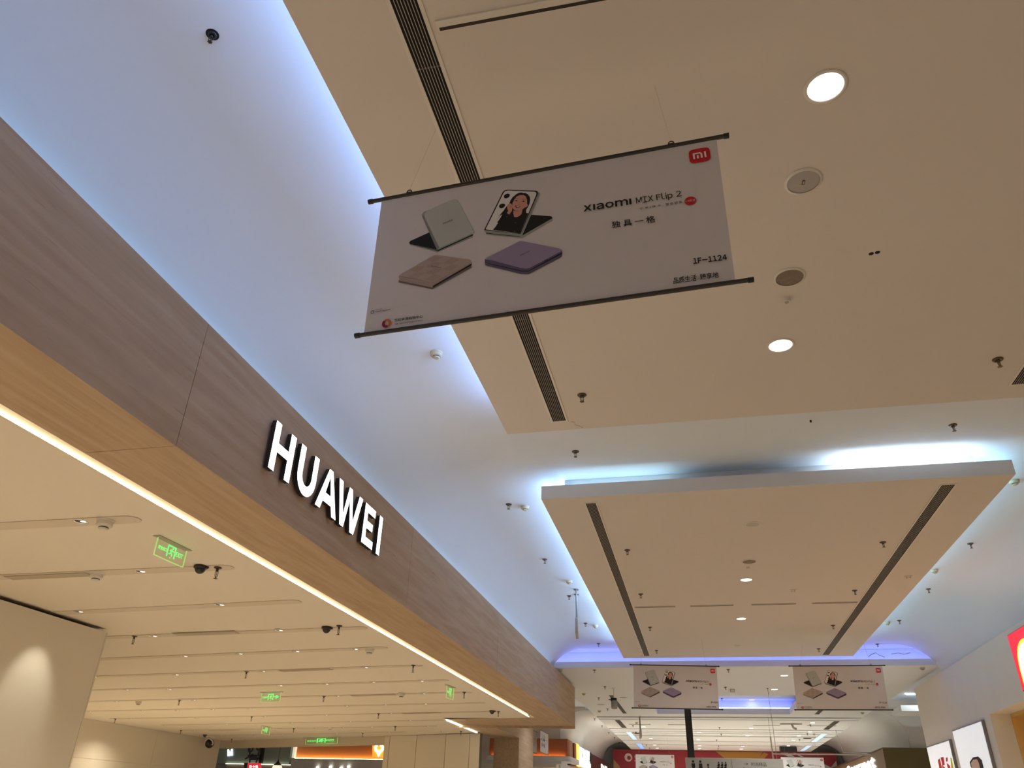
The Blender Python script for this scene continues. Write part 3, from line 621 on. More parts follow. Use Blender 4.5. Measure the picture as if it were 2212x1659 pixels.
text_on(b, '世纪金源', ((-3.45, 4.24), (-2.60, 4.24), (-3.45, 4.40)), FH, .006); text_on(b, 'GR SHOPPING', ((-3.45, 4.12), (-2.60, 4.12), (-3.45, 4.17)), FH, .006)
ob('lettering', b, PK, t)

# ================================================================== PRINTED BANNERS
BW, BHH = 1.8, 0.7954
def col(r, g, b): return mat('print_%d_%d_%d' % (r, g, b), lin((r, g, b))[:3], .7)
def art(parent):
    "flat print of the phone advertisement, in the banner's own metres (u right, v up, print faces local -y)"
    FN = lambda u, v, d: (u, -.0015-d, v)
    lay = [0]
    mats = [col(8, 8, 10), col(150, 155, 152), col(182, 188, 184), col(225, 225, 225), col(205, 150, 135), col(120, 25, 25), col(176, 160, 152), col(167, 151, 143), col(108, 96, 92),
            col(150, 138, 172), col(92, 82, 112), col(195, 20, 30), col(140, 18, 60), col(214, 110, 40), col(200, 190, 188), col(60, 52, 50), col(130, 130, 135)]
    BK, GR, GF, WT, SK, MR, TP, TQ, TD, VL_, VD, RD, CR, OR, SH, DB, MG = range(17)
    ph = MB(); parts = []
    def cut(nm):
        nonlocal ph
        parts.append((nm, ph)); ph = MB()
    def P(poly, mi):
        lay[0] += 1; d = .00004*lay[0]; cx = 0
        a = sum(poly[i][0]*poly[(i+1) % len(poly)][1]-poly[(i+1) % len(poly)][0]*poly[i][1] for i in range(len(poly)))
        if a < 0: poly = poly[::-1]
        ph.add([FN(u, v, d) for u, v in poly], [tuple(range(len(poly)))], mi)
    def ell(c0, rx, ry, mi, n=20, tilt=0):
        P([(c0[0]+rx*math.cos(2*PI*k/n)*math.cos(tilt)-ry*math.sin(2*PI*k/n)*math.sin(tilt), c0[1]+rx*math.cos(2*PI*k/n)*math.sin(tilt)+ry*math.sin(2*PI*k/n)*math.cos(tilt)) for k in range(n)], mi)
    # green-grey tent-folded phone
    P([(-0.6586, 0.0897), (-0.6556, 0.0784), (-0.508, 0.0055), (-0.5046, 0.007), (-0.3322, 0.0617), (-0.3303, 0.0772), (-0.3371, 0.0826), (-0.5053, 0.0229), (-0.5097, 0.0198), (-0.6562, 0.0893)], GR)
    P([(-0.5586, 0.1335), (-0.655, 0.1011), (-0.6592, 0.0925), (-0.656, 0.0865), (-0.5097, 0.0198), (-0.5053, 0.0229), (-0.543, 0.148)], BK)
    P([(-0.5096, 0.0179), (-0.3303, 0.0785), (-0.331, 0.0707), (-0.5049, 0.0123), (-0.6558, 0.0833), (-0.656, 0.0865)], BK)
    P([(-0.5999, 0.256), (-0.5977, 0.2361), (-0.5121, 0.0215), (-0.4987, 0.0295), (-0.584, 0.2221), (-0.5879, 0.2535), (-0.5746, 0.2717), (-0.5864, 0.27)], MG)
    P([(-0.5987, 0.2558), (-0.5955, 0.2635), (-0.5769, 0.2708), (-0.4466, 0.3108), (-0.4302, 0.3117), (-0.416, 0.3036), (-0.4057, 0.2846), (-0.3214, 0.0861), (-0.4998, 0.0276), (-0.5881, 0.2341)], GR)
    P([(-0.5875, 0.2534), (-0.5768, 0.2674), (-0.5629, 0.2734), (-0.4465, 0.3088), (-0.4302, 0.3095), (-0.4183, 0.3018), (-0.408, 0.2851), (-0.3233, 0.0872), (-0.4988, 0.0309), (-0.5838, 0.2332)], GF)
    cut('printed_phone')
    # phone standing open with the portrait
    P([(0.0601, 0.0913), (0.0579, 0.0796), (-0.0886, 0.0073), (-0.0977, 0.0102), (-0.2645, 0.0641), (-0.2674, 0.078), (-0.0976, 0.0178), (-0.0903, 0.0229), (0.0565, 0.0942)], GR)
    P([(-0.0412, 0.1346), (0.0532, 0.106), (0.0602, 0.0979), (0.0583, 0.0917), (-0.0894, 0.0205), (-0.0827, 0.0521)], BK)
    P([(-0.2751, 0.0896), (-0.0957, 0.0327), (-0.0894, 0.0227), (-0.0958, 0.0157), (-0.2623, 0.0681), (-0.2741, 0.085)], GR)
    P([(-0.2664, 0.0734), (-0.0976, 0.0189), (-0.0958, 0.0157), (-0.2623, 0.0681)], BK)
    P([(-0.0129, 0.2721), (0.0036, 0.2557), (0.0018, 0.2434), (-0.0876, 0.0202), (-0.0957, 0.0327), (-0.017, 0.2499)], GR)
    P([(-0.0038, 0.2608), (-0.0021, 0.2512), (-0.0893, 0.0271), (-0.092, 0.0298), (-0.0076, 0.2547)], MG)
    P([(-0.2752, 0.0919), (-0.1827, 0.3027), (-0.175, 0.3104), (-0.1635, 0.3125), (-0.0166, 0.2752), (-0.0083, 0.2676), (-0.0067, 0.2545), (-0.0957, 0.0323)], BK)
    P([(-0.2664, 0.0968), (-0.1784, 0.2966), (-0.1693, 0.3063), (-0.1559, 0.3061), (-0.0223, 0.2695), (-0.0144, 0.2604), (-0.0152, 0.249), (-0.0978, 0.0362), (-0.2644, 0.092)], WT)
    P([(-0.2309, 0.0836), (-0.2179, 0.0993), (-0.2048, 0.1213), (-0.2114, 0.122), (-0.1993, 0.1382), (-0.1881, 0.1585), (-0.173, 0.1963), (-0.1617, 0.2123), (-0.1316, 0.2058), (-0.0832, 0.1773), (-0.0664, 0.1828), (-0.0659, 0.1499), (-0.0554, 0.1466), (-0.0978, 0.0362)], BK)
    P([(-0.216, 0.1616), (-0.1956, 0.1669), (-0.1806, 0.1842), (-0.173, 0.1941), (-0.1806, 0.1706), (-0.2125, 0.1443), (-0.1918, 0.1661)], BK)
    P([(-0.1485, 0.2278), (-0.1428, 0.245), (-0.1314, 0.2611), (-0.1124, 0.2755), (-0.0991, 0.2807), (-0.0878, 0.2794), (-0.0766, 0.2727), (-0.0691, 0.2724), (-0.0561, 0.2608), (-0.0479, 0.2451), (-0.0454, 0.2239), (-0.0494, 0.2019), (-0.0571, 0.1831), (-0.0647, 0.1711), (-0.0668, 0.1501), (-0.0872, 0.151), (-0.1318, 0.1739), (-0.1354, 0.2066)], BK)
    P([(-0.1299, 0.1781), (-0.1131, 0.1723), (-0.0944, 0.1706), (-0.0842, 0.1741), (-0.0891, 0.1491), (-0.0984, 0.1398), (-0.1096, 0.135), (-0.1245, 0.1369), (-0.129, 0.1552)], SK)
    P([(-0.1344, 0.2064), (-0.1338, 0.2246), (-0.1239, 0.2444), (-0.1125, 0.2593), (-0.0974, 0.2647), (-0.0767, 0.2611), (-0.0656, 0.249), (-0.0612, 0.2273), (-0.061, 0.2021), (-0.0575, 0.1986), (-0.0589, 0.1903), (-0.0645, 0.1847), (-0.072, 0.184), (-0.0814, 0.1769), (-0.0963, 0.1705), (-0.1131, 0.1711), (-0.1261, 0.1818), (-0.1335, 0.1948)], SK)
    P([(-0.1608, 0.2098), (-0.157, 0.2216), (-0.1485, 0.226), (-0.1391, 0.2212), (-0.1335, 0.2074), (-0.1351, 0.1883), (-0.1364, 0.1772), (-0.1421, 0.1693), (-0.1487, 0.1578), (-0.1618, 0.1684), (-0.1552, 0.1812), (-0.1595, 0.1958)], SK)
    P([(-0.1438, 0.2084), (-0.1401, 0.2065), (-0.1407, 0.1986), (-0.1373, 0.1933), (-0.142, 0.1966)], TD)
    P([(-0.1221, 0.2364), (-0.1145, 0.2382), (-0.1061, 0.232), (-0.1146, 0.2306)], BK); P([(-0.0883, 0.224), (-0.079, 0.2266), (-0.0687, 0.2205), (-0.079, 0.2197)], BK)
    P([(-0.122, 0.2433), (-0.1116, 0.247), (-0.1004, 0.2395), (-0.1111, 0.2437)], DB); P([(-0.0886, 0.236), (-0.077, 0.2377), (-0.0644, 0.2276), (-0.077, 0.2344)], DB)
    P([(-0.1109, 0.2156), (-0.1044, 0.2092), (-0.096, 0.2101), (-0.1031, 0.2066)], MR)
    P([(-0.1235, 0.2059), (-0.1128, 0.2057), (-0.0923, 0.1961), (-0.0999, 0.1904), (-0.1167, 0.193)], MR); P([(-0.1185, 0.203), (-0.1073, 0.2015), (-0.0961, 0.1957), (-0.1073, 0.1947)], WT)
    P([(-0.1242, 0.1814), (-0.1131, 0.1707), (-0.0963, 0.1699), (-0.1131, 0.1677)], TD)
    for c0, c1 in ([(-0.1611, 0.2729), (-0.1636, 0.2746)], [(-0.1844, 0.2171), (-0.1878, 0.2197)]):
        ell(c0, .0155, .0128, MG, tilt=.55); ell(c0, .0148, .0122, BK, tilt=.55); ell(c1, .0133, .0112, DB, tilt=.55); ell(c1, .0128, .0106, BK, tilt=.55)
    for c0 in [(-0.1579, 0.2878), (-0.1878, 0.2197), (-0.1618, 0.1474), (-0.1191, 0.1027), (-0.1235, 0.0525)]: ell(c0, .0022, .0018, MG, 8)
    cut('printed_phone')
    # folded taupe chequered phone
    P([(-0.6997, -0.1218), (-0.6981, -0.1335), (-0.5251, -0.2026), (-0.5192, -0.2005), (-0.3341, -0.117), (-0.3361, -0.0964), (-0.5221, -0.18)], TD)
    P([(-0.5238, -0.1864), (-0.3334, -0.0914), (-0.3336, -0.1022), (-0.5195, -0.1938)], BK)
    P([(-0.7011, -0.101), (-0.5269, -0.1612), (-0.3364, -0.0791), (-0.3338, -0.0922), (-0.5219, -0.1845), (-0.5255, -0.1936), (-0.6979, -0.1244), (-0.6958, -0.1179)], TQ)
    P([(-0.7005, -0.0974), (-0.6936, -0.0899), (-0.5297, -0.0108), (-0.5155, -0.0093), (-0.5012, -0.0129), (-0.3477, -0.067), (-0.3365, -0.0759), (-0.3355, -0.0838), (-0.5209, -0.1632), (-0.5277, -0.1629)], TP)
    q0, q1, q2, q3 = [(-0.6924, -0.0956), (-0.5214, -0.0137), (-0.3456, -0.0728), (-0.5251, -0.1579)]
    bl = lambda s, t: tuple((1-s)*((1-t)*q0[i]+t*q3[i])+s*((1-t)*q1[i]+t*q2[i]) for i in (0, 1))
    for i in range(4):
        for j in range(4):
            if (i+j) % 2: P([bl(i/4, j/4), bl((i+1)/4, j/4), bl((i+1)/4, (j+1)/4), bl(i/4, (j+1)/4)], TQ)
    P([(-0.695, -0.1053), (-0.528, -0.1722), (-0.5272, -0.1916), (-0.6936, -0.1265)], TP); P([(-0.6915, -0.1086), (-0.5304, -0.1736), (-0.5297, -0.1885), (-0.6905, -0.1248)], TQ)
    cut('printed_phone')
    # folded violet phone
    P([(-0.2688, -0.1042), (-0.2647, -0.1162), (-0.0929, -0.1947), (-0.0593, -0.202), (0.0926, -0.1379), (0.0991, -0.1304), (0.0988, -0.1171), (-0.059, -0.1824), (-0.0928, -0.1763)], VD)
    P([(-0.2681, -0.0953), (-0.0927, -0.1755), (-0.059, -0.1816), (0.0998, -0.1106), (0.0995, -0.1194), (-0.0591, -0.1877), (-0.0928, -0.1816), (-0.268, -0.1021)], BK)
    P([(-0.2683, -0.0795), (-0.0926, -0.161), (-0.0588, -0.1671), (0.0994, -0.0981), (0.0997, -0.1115), (-0.0591, -0.1833), (-0.0928, -0.1772), (-0.2681, -0.0976)], VD)
    P([(-0.266, -0.0767), (-0.1008, -0.0099), (-0.0873, -0.0116), (0.0868, -0.0873), (0.098, -0.0961), (0.0985, -0.1037), (-0.0514, -0.1685), (-0.0701, -0.1699), (-0.0964, -0.1616)], VL_)
    P([(0.0145, -0.1441), (0.0333, -0.1361), (0.0332, -0.1396), (0.0155, -0.1478)], BK)
    for (u, v) in [(-0.0363, -0.1668), (-0.0307, -0.1644), (-0.0251, -0.1623), (-0.0194, -0.1598), (-0.0138, -0.1578), (-0.2106, -0.1328), (-0.1448, -0.1625), (-0.0367, -0.1856)]: ell((u, v), .0012, .0012, BK, 6)
    cut('printed_phone')
    # red logo tile, lens maker badge, mall emblem
    cx, cy = [(0.7599, 0.3084), (0.0925, 0.7039)][0]; n = 40; P_ = []
    for k in range(n):
        a = 2*PI*k/n; ct, st = math.cos(a), math.sin(a); P_.append((cx+.0475*abs(ct)**.42*(1 if ct > 0 else -1), cy+.041*abs(st)**.42*(1 if st > 0 else -1)))
    P(P_, RD)
    def R_(x0, x1, y0, y1): P([(cx+x0, cy+y0), (cx+x1, cy+y0), (cx+x1, cy+y1), (cx+x0, cy+y1)], WT)
    R_(-.030, -.022, -.017, .016); R_(-.030, .006, .010, .018); R_(.004, .012, -.017, .010); P([(cx+.004, cy+.018), (cx+.012, cy+.010), (cx+.004, cy+.010)], WT); R_(-.013, -.005, -.017, .003); R_(.021, .029, -.017, .018)
    cut('red_logo')
    c0 = [(0.6912, 0.0575), (0.172, 0.3245)][0]; ell(c0, .0260, .0235, RD); cut('round_badge')
    lay[0] += 1
    c0 = [(-0.7436, -0.3562), (-0.8916, -0.1791)][0]
    ring(ph, c0[0], c0[1], .0135, .0235, FN, .0036, 2.2, 5.0, ex=.004, ey=.002, mi=CR)
    ring(ph, c0[0], c0[1], .0135, .0235, FN, .0037, -1.0, .95, ex=-.003, ey=-.001, mi=OR)
    ring(ph, c0[0], c0[1], .0165, .0235, FN, .0038, .75, 2.3, ex=.001, ey=-.001, mi=OR)
    cut('emblem_print')
    c0 = [(-0.8218, -0.2819), (-0.8916, -0.1791)][0]; ring(ph, c0[0], c0[1], .0062, .0092, FN, .0036, mi=DB)
    cut('ring_print')
    for nm, m_ in parts: ob(nm, m_, [mats[i] for i in range(17)], parent)
    D = .0042
    def T_(s, q, mi=0, bold=0.0, ref='ink'):
        tx = MB(); text_on(tx, s, q, FN, D, mi, bold, ref); ob('lettering', tx, [mats[0], mats[3]], parent)
    T_('x\u0131aom\u0131', [(0.2085, 0.0974), (0.4313, 0.0923), (0.2087, 0.1324)], 0, .022, 'x')
    T_('MIX', [(0.4527, 0.0918), (0.5311, 0.0904), (0.4518, 0.1263)], 0, .006)
    T_('Flip', [(0.5449, 0.0915), (0.6179, 0.0905), (0.5438, 0.1243)], 0, .006, 'H')
    T_('2', [(0.6332, 0.0918), (0.6566, 0.0914), (0.6333, 0.1249)], 0, .006)
    T_('小 米 | 徕 卡', [(0.4648, 0.0518), (0.5618, 0.0509), (0.4643, 0.066)], 0, .006)
    T_('联 合 研 发', [(0.5828, 0.0508), (0.6556, 0.0509), (0.5826, 0.0659)], 0, .006)
    T_('Leica', [(0.67, 0.0531), (0.7099, 0.0518), (0.6724, 0.0682)], 1)
    T_('独 具 一 格', [(0.3351, -0.0239), (0.5299, -0.0296), (0.3335, 0.0146)], 0, .010)
    T_('1F-1124', [(0.669, -0.2813), (0.8091, -0.2855), (0.6689, -0.2521)], 0, .03)
    T_('品质生活', [(0.5757, -0.3676), (0.673, -0.3681), (0.5773, -0.3361)], 0, .012)
    T_('之', [(0.6754, -0.3646), (0.6845, -0.3645), (0.6762, -0.3537)], 0, 0)
    T_('臻享地', [(0.6877, -0.3668), (0.7642, -0.3684), (0.689, -0.3363)], 0, .012)
    T_('Powered by', [(-0.8066, -0.2741), (-0.771, -0.2744), (-0.8074, -0.2694)], 0, 0, 'H')
    T_('Xiaomi HyperOS', [(-0.8056, -0.2868), (-0.7292, -0.2867), (-0.8069, -0.2793)], 0, .02, 'H')
    T_('世纪金源购物中心', [(-0.7033, -0.3549), (-0.5624, -0.3557), (-0.7057, -0.3382)], 0, .012)
    T_('GR SHOPPING MALL', [(-0.701, -0.3716), (-0.5611, -0.3721), (-0.7022, -0.3641)], 0, .01)
    # brand marks on the phones: the first reads upside down
    T_('xiaomi', [(-0.436, 0.1866), (-0.486, 0.174), (-0.4334, 0.1768)], 0, .02)
    T_('xiaomi', [(-0.482, -0.0901), (-0.5343, -0.07), (-0.4851, -0.0941)], 0, .02)
    T_('xiaomi', [(-0.0977, -0.0956), (-0.0508, -0.0785), (-0.0995, -0.0899)], 0, .02)
def mk_banner(pose, label, group='printed phone banners hanging across the mall'):
    t = thing('hanging_banner', label, 'banner', pose[:3], (0, 0, 0), group)
    t.rotation_euler = (Matrix.Rotation(pose[3], 3, 'Z') @ Matrix.Rotation(pose[4], 3, 'X') @ Matrix.Rotation(pose[5], 3, 'Y')).to_euler()
    h = BHH/2; nx, nz = 24, 10; vs = []; fs = []
    TL, TR = (-.828, h), (.845, h); BL_, BR_ = (-.858, -h), (.828, -h)
    for i in range(nx+1):
        for j in range(nz+1):
            s, r = i/nx, j/nz
            u = (1-r)*((1-s)*BL_[0]+s*BR_[0])+r*((1-s)*TL[0]+s*TR[0]); v = -h+2*h*r
            vs.append((u, 0.0, v))
    for i in range(nx):
        for j in range(nz): a = i*(nz+1)+j; fs.append((a, a+nz+1, a+nz+2, a+1))
    b = MB().add(vs, fs); b.add([(x, .0012, z) for x, y, z in vs], [tuple(reversed(f)) for f in fs])
    ob('fabric', b, FABR, t)
    for z, nm in ((h, 'top_rod'), (-h, 'bottom_rod')):
        r_ = ob(nm, MB().tube([(-BW/2, 0, z), (BW/2, 0, z)], .0105, 12).box(-BW/2+.01, BW/2-.01, -.0125, -.010, z-.003, z+.003), RODM, t)
        for sx in (-1, 1): ob('end_cap', MB().tube([(sx*(BW/2-.022), 0, z), (sx*(BW/2+.002), 0, z)], .0132, 12), CAPM, r_)
    for u in (-.678, .640):
        b = MB(); b.tube([(u+.013*math.cos(a), 0, h+.016+.013*math.sin(a)) for a in [PI*k/6 for k in range(-1, 8)]], .0032, 6); b.box(u-.014, u+.014, -.006, .006, h+.008, h+.014)
        ob('hook', b, BLACK, t)
    return t
bn = mk_banner((-0.5316, 2.6937, 3.9423, -0.0382, 0.0628, -0.0162), 'large nearest white phone banner hanging in front of the tan panel')
art(bn)
def wires(b0, length, label, zc):
    M_ = b0.matrix_basis
    for u, sd in ((-.678, 'left'), (.640, 'right')):
        p = M_ @ Vector((u, 0, BHH/2+.028)); q = Vector((p.x+.10 if sd == 'left' else p.x-.05, p.y+.02, zc))
        tag(ob('hanging_wire', MB().tube([p, q], (.0007 if length else .002), 5), mat('wire', (.55, .52, .48), .5), None), sd+' thin wire holding up the '+label, 'wire')
bpy.context.view_layer.update()
wires(bn, 1, 'large nearest banner', ZP)
b1 = dup(bn, (0, 0, 0), 'left of the two far phone banners hanging beyond the second panel')
def pose(o, ps):
    o.location = ps[:3]; o.rotation_euler = (Matrix.Rotation(ps[3], 3, 'Z') @ Matrix.Rotation(ps[4], 3, 'X') @ Matrix.Rotation(ps[5], 3, 'Y')).to_euler()
pose(b1, (-0.3827, 16.3538, 3.8591, 0.257, 0.0979, -0.0157))
b2 = dup(bn, (0, 0, 0), 'right of the two far phone banners hanging beyond the second panel'); pose(b2, (2.7246, 16.6995, 3.8877, 0.0673, 0.1017, -0.01))
bpy.context.view_layer.update(); wires(b1, 0, 'left far banner', ZP); wires(b2, 0, 'right far banner', ZC)
b3 = dup(bn, (0, 0, 0), 'white phone banner at the bottom edge in front of the red hoarding, left'); pose(b3, (-2.02, 37.6, 3.61, .0, .03, 0))
b4 = dup(bn, (0, 0, 0), 'white phone banner at the bottom edge in front of the red hoarding, right'); pose(b4, (4.02, 36.6, 3.53, .0, .03, 0))
b5 = dup(bn, (0, 0, 0), 'banner seen obliquely beside the wood-grain pier, partly hidden by it'); pose(b5, (-5.65, 28.46, 3.77, PI/2, 0, 0)); b5.scale = (.76, 1, .86)
b6 = dup(bn, (0, 0, 0), 'banner seen obliquely in front of the terracotta shop front'); pose(b6, (-5.28, 28.58, 3.74, PI/2, 0, 0)); b6.scale = (.9, 1, .84)
for b_, nm, z_ in ((b3, 'lower left banner', ZC), (b4, 'lower right banner', ZC), (b5, 'banner beside the wood-grain pier', 5.13), (b6, 'banner before the terracotta shop', 5.13)):
    bpy.context.view_layer.update(); wires(b_, 0, nm, z_)

# ================================================================== ILLUMINATED SHOP SIGN
LF = mat('letter_face', (.9, .9, .9), .5, emit=(1, 1, 1), es=3.0); LS = mat('letter_side', (.018, .017, .022), .5)
KS = 3.14/3.08
LET = {
 'H': [[(4.866, 4.275), (4.952, 4.275), (4.952, 4.112), (5.123, 4.112), (5.123, 4.275), (5.210, 4.275), (5.210, 3.872), (5.123, 3.872), (5.123, 4.037), (4.952, 4.037), (4.952, 3.872), (4.866, 3.872)]],
 'U': None, 'A': None,
 'W': [[(6.084, 4.278), (6.172, 4.278), (6.252, 3.985), (6.322, 4.278), (6.398, 4.278), (6.478, 3.985), (6.570, 4.278), (6.655, 4.278), (6.528, 3.872), (6.440, 3.872), (6.360, 4.160), (6.290, 3.872), (6.208, 3.872)]],
 'E': [[(6.730, 4.277), (7.002, 4.277), (7.002, 4.200), (6.812, 4.200), (6.812, 4.116), (6.965, 4.116), (6.965, 4.040), (6.812, 4.040), (6.812, 3.950), (7.010, 3.950), (7.010, 3.872), (6.730, 3.872)]],
 'I': [[(7.118, 4.277), (7.205, 4.277), (7.205, 3.872), (7.118, 3.872)]]}
cu = 5.481; ro, ri = .171, .086
LET['U'] = [[(5.310, 4.275), (5.396, 4.275)]+[(cu+ri*math.cos(a), 4.052+.095*math.sin(a)) for a in [PI+PI*k/12 for k in range(13)]]+[(5.566, 4.275), (5.652, 4.275)]+[(cu+ro*math.cos(a), 4.052+.182*math.sin(a)) for a in [-PI*k/12 for k in range(13)]]]
LET['A'] = [[(5.868, 4.278), (5.945, 4.278), (6.122, 3.876), (6.028, 3.876), (5.993, 3.960), (5.822, 3.960), (5.787, 3.876), (5.693, 3.876)]]
sg = thing('storefront_sign', 'large glowing white letters HUAWEI on the wood-grain beam', 'sign', (-3.20, 6.0, 4.07))
def tri_poly(mb, poly, fn, d, mi=0, hole=None):
    "fill a concave outline (with an optional hole) with triangles"
    bm = bmesh.new(); e = []
    for lp_ in [poly]+([hole] if hole else []):
        vs = [bm.verts.new((u, v, 0)) for u, v in lp_]
        e += [bm.edges.new((vs[i], vs[(i+1) % len(vs)])) for i in range(len(vs))]
    bmesh.ops.triangle_fill(bm, use_beauty=True, edges=e); bm.verts.index_update()
    mb.add([fn(v.co.x, v.co.y, d) for v in bm.verts], [tuple(v.index for v in f.verts) for f in bm.faces], mi); bm.free()
Ahole = [(5.906, 4.215), (5.960, 4.045), (5.853, 4.045)]
for k_, polys in LET.items():
    poly = [(y*KS-6.0, 1.6+(z-1.6)*KS-4.07) for y, z in polys[0]]
    hole = [(y*KS-6.0, 1.6+(z-1.6)*KS-4.07) for y, z in Ahole] if k_ == 'A' else None
    FX = lambda u, v, d: (d, u, v)
    b = MB()
    for lp_ in [poly]+([hole] if hole else []):
        n = len(lp_); b.add([FX(u, v, .018) for u, v in lp_]+[FX(u, v, .058) for u, v in lp_], [(i, (i+1) % n, n+(i+1) % n, n+i) for i in range(n)])
    tri_poly(b, poly, FX, .018, 0, hole)
    b.box(0, .018, poly[0][0]+.02, poly[0][0]+.04, poly[0][1]-.05, poly[0][1]-.03)
    lo = ob('letter', b, LS, sg)
    b = MB(); tri_poly(b, poly, FX, .0575, 0, hole); ob('letter_face', b, LF, lo)

# ================================================================== SHOP CEILING FIXTURES
rows = [[(-4.9226, 5.1656)], [(-5.4065, 6.6294)], [(-5.3692, 8.0562), (-7.4145, 8.2086)], [(-5.3481, 9.4733), (-7.411, 9.6972)],
 [(-4.8445, 10.8329), (-5.8385, 10.9473), (-6.8644, 11.081), (-7.931, 11.2398)], [(-5.3214, 12.4089), (-7.3596, 12.7129), (-9.2762, 13.0264), (-11.1653, 13.2169)],
 [(-4.8413, 13.8837), (-5.8259, 14.0136), (-6.8443, 14.1962), (-7.8938, 14.3827), (-10.6447, 14.8459), (-11.7228, 14.9268)], [(-5.3436, 15.5126), (-7.3541, 15.8709), (-11.1813, 16.562), (-13.4089, 16.812)],
 [(-5.8412, 17.1369), (-6.8445, 17.3153), (-7.8716, 17.5346), (-10.6564, 18.1299), (-11.7775, 18.3106), (-12.9113, 18.5172), (-14.0278, 18.6512), (-15.786, 18.8922)], [(-7.3367, 18.9832), (-9.2375, 19.4084), (-11.1963, 19.8643), (-13.4998, 20.2889), (-15.8134, 20.609)],
 [(-7.3862, 20.5268), (-9.227, 20.9212), (-11.197, 21.4048), (-13.565, 21.945), (-15.9159, 22.3813)], [(-7.3923, 22.0375), (-9.1958, 22.3852), (-10.169, 22.5961), (-11.1512, 22.8529), (-15.9655, 24.0304)],
 [(-7.4165, 23.5041), (-9.2569, 23.9723), (-11.1891, 24.4393), (-13.428, 25.1504), (-14.6339, 25.4812), (-16.029, 25.7226)], [(-11.1984, 26.0008), (-13.5473, 26.6435), (-15.9447, 27.2083)]]
c0 = None
for ri_, row in enumerate(rows):
    for ci, (x, y) in enumerate(row):
        l = 'chrome downlight, %s from the bright edge light in the %s strip of the shop ceiling' % (ORD[ci], ORD[ri_])
        if len(row) == 1: l = 'only chrome downlight seen in the %s strip of the shop ceiling' % ORD[ri_]
        z = ZS-.007
        if c0 is None:
            c0 = thing('recessed_downlight', l, 'downlight', (x, y, z), (0, 0, 0), 'chrome downlights in the shop ceiling')
            ob('chrome_rim', MB().lathe([(.062, 0), (.062, -.004), (.050, -.005), (.044, -.001)], 24, cap=False), CHROME, c0)
            ob('baffle', MB().lathe([(.046, -.0012), (.030, -.0018)], 20), BLACK, c0); ob('lamp_glow', MB().lathe([(.024, -.0022), (.022, -.0026)], 14, c=(.022, .01, 0)), LENSS, c0)
        else: dup(c0, (x, y, z), l)
        if (ri_ < 3 or (ci+ri_) % 2 == 0) and not -8.2 < x < -7.2 and y < 22: lamp(x, y, z-.02, K_STORE*(.8 if ri_ < 3 else 1.0 if ri_ < 7 else 1.35), WARM, .05, 2.4)
s2 = mk_sprinkler(tuple([(-4.5066, 6.5976), (-1.8252, 1.0139)][0])+(ZS-.007,), 'brass sprinkler beside the black dome camera nearest the shop front', BRASS, .95, 1.65, 'tall brass sprinklers under the shop ceiling')
q = [(-7.698, 9.6811), (-4.4086, 9.2978), (-4.4205, 12.2421), (-7.6841, 12.7492), (-7.6652, 15.8922), (-11.5366, 16.5491), (-7.6677, 19.0447), (-16.3236, 20.637), (-11.5828, 19.8831), (-4.434, 15.329), (-11.9352, 23.016), (-8.3681, 22.127), (-16.4273, 23.9977), (-10.2349, 24.2946), (-12.2025, 26.3845), (-16.4769, 27.2028), (-6.7943, 23.3744), (-4.5088, 18.5068)]
ql = ['beside the cream wall block in the fourth strip', 'at the end of the fourth strip beside a dome camera', 'at the right end of the sixth strip', 'in the sixth strip left of the arrow sign', 'in the middle of the eighth strip', 'in the eighth strip left of the arrow sign',
 'under the long grille of the tenth strip', 'at the top edge of the rear cream wall, left', 'in the tenth strip below the arrow sign', 'beside the narrow exit sign near the bright line', 'right of the square exit sign', 'above the panelled wall, left of centre', 'at the top edge of the rear cream wall, right',
 'above the orange shop front', 'right of the exit sign over the rear opening', 'beside the white ball camera', 'over the panelled wall beside the pier', 'in the far corner beside a dome camera']
for (x, y), l in zip(q, ql): dup(s2, (x, y, ZS-.003), 'brass sprinkler '+l)
d2 = mk_detector(tuple([(-5.9066, 6.6293), (-1.8252, 1.0139)][0])+(ZS-.007,), 'deep white smoke detector at the end of the near shop grille', OFFW, 1.25, 'white smoke detectors under the shop ceiling', 1.5)
q = [(-4.6841, 5.176), (-12.7549, 16.7633), (-4.5918, 10.7999), (-5.7776, 15.451), (-10.5695, 22.6293), (-11.557, 22.7112)]
for (x, y), l in zip(q[:5], ['at the rounded end of the first shop strip', 'near the cream wall block in the eighth strip', 'at the rounded end of the fifth strip', 'at the end of the eighth strip grille', 'left of the centre of the twelfth strip']):
    dup(d2, (x, y, ZS-.007), 'white smoke detector '+l)
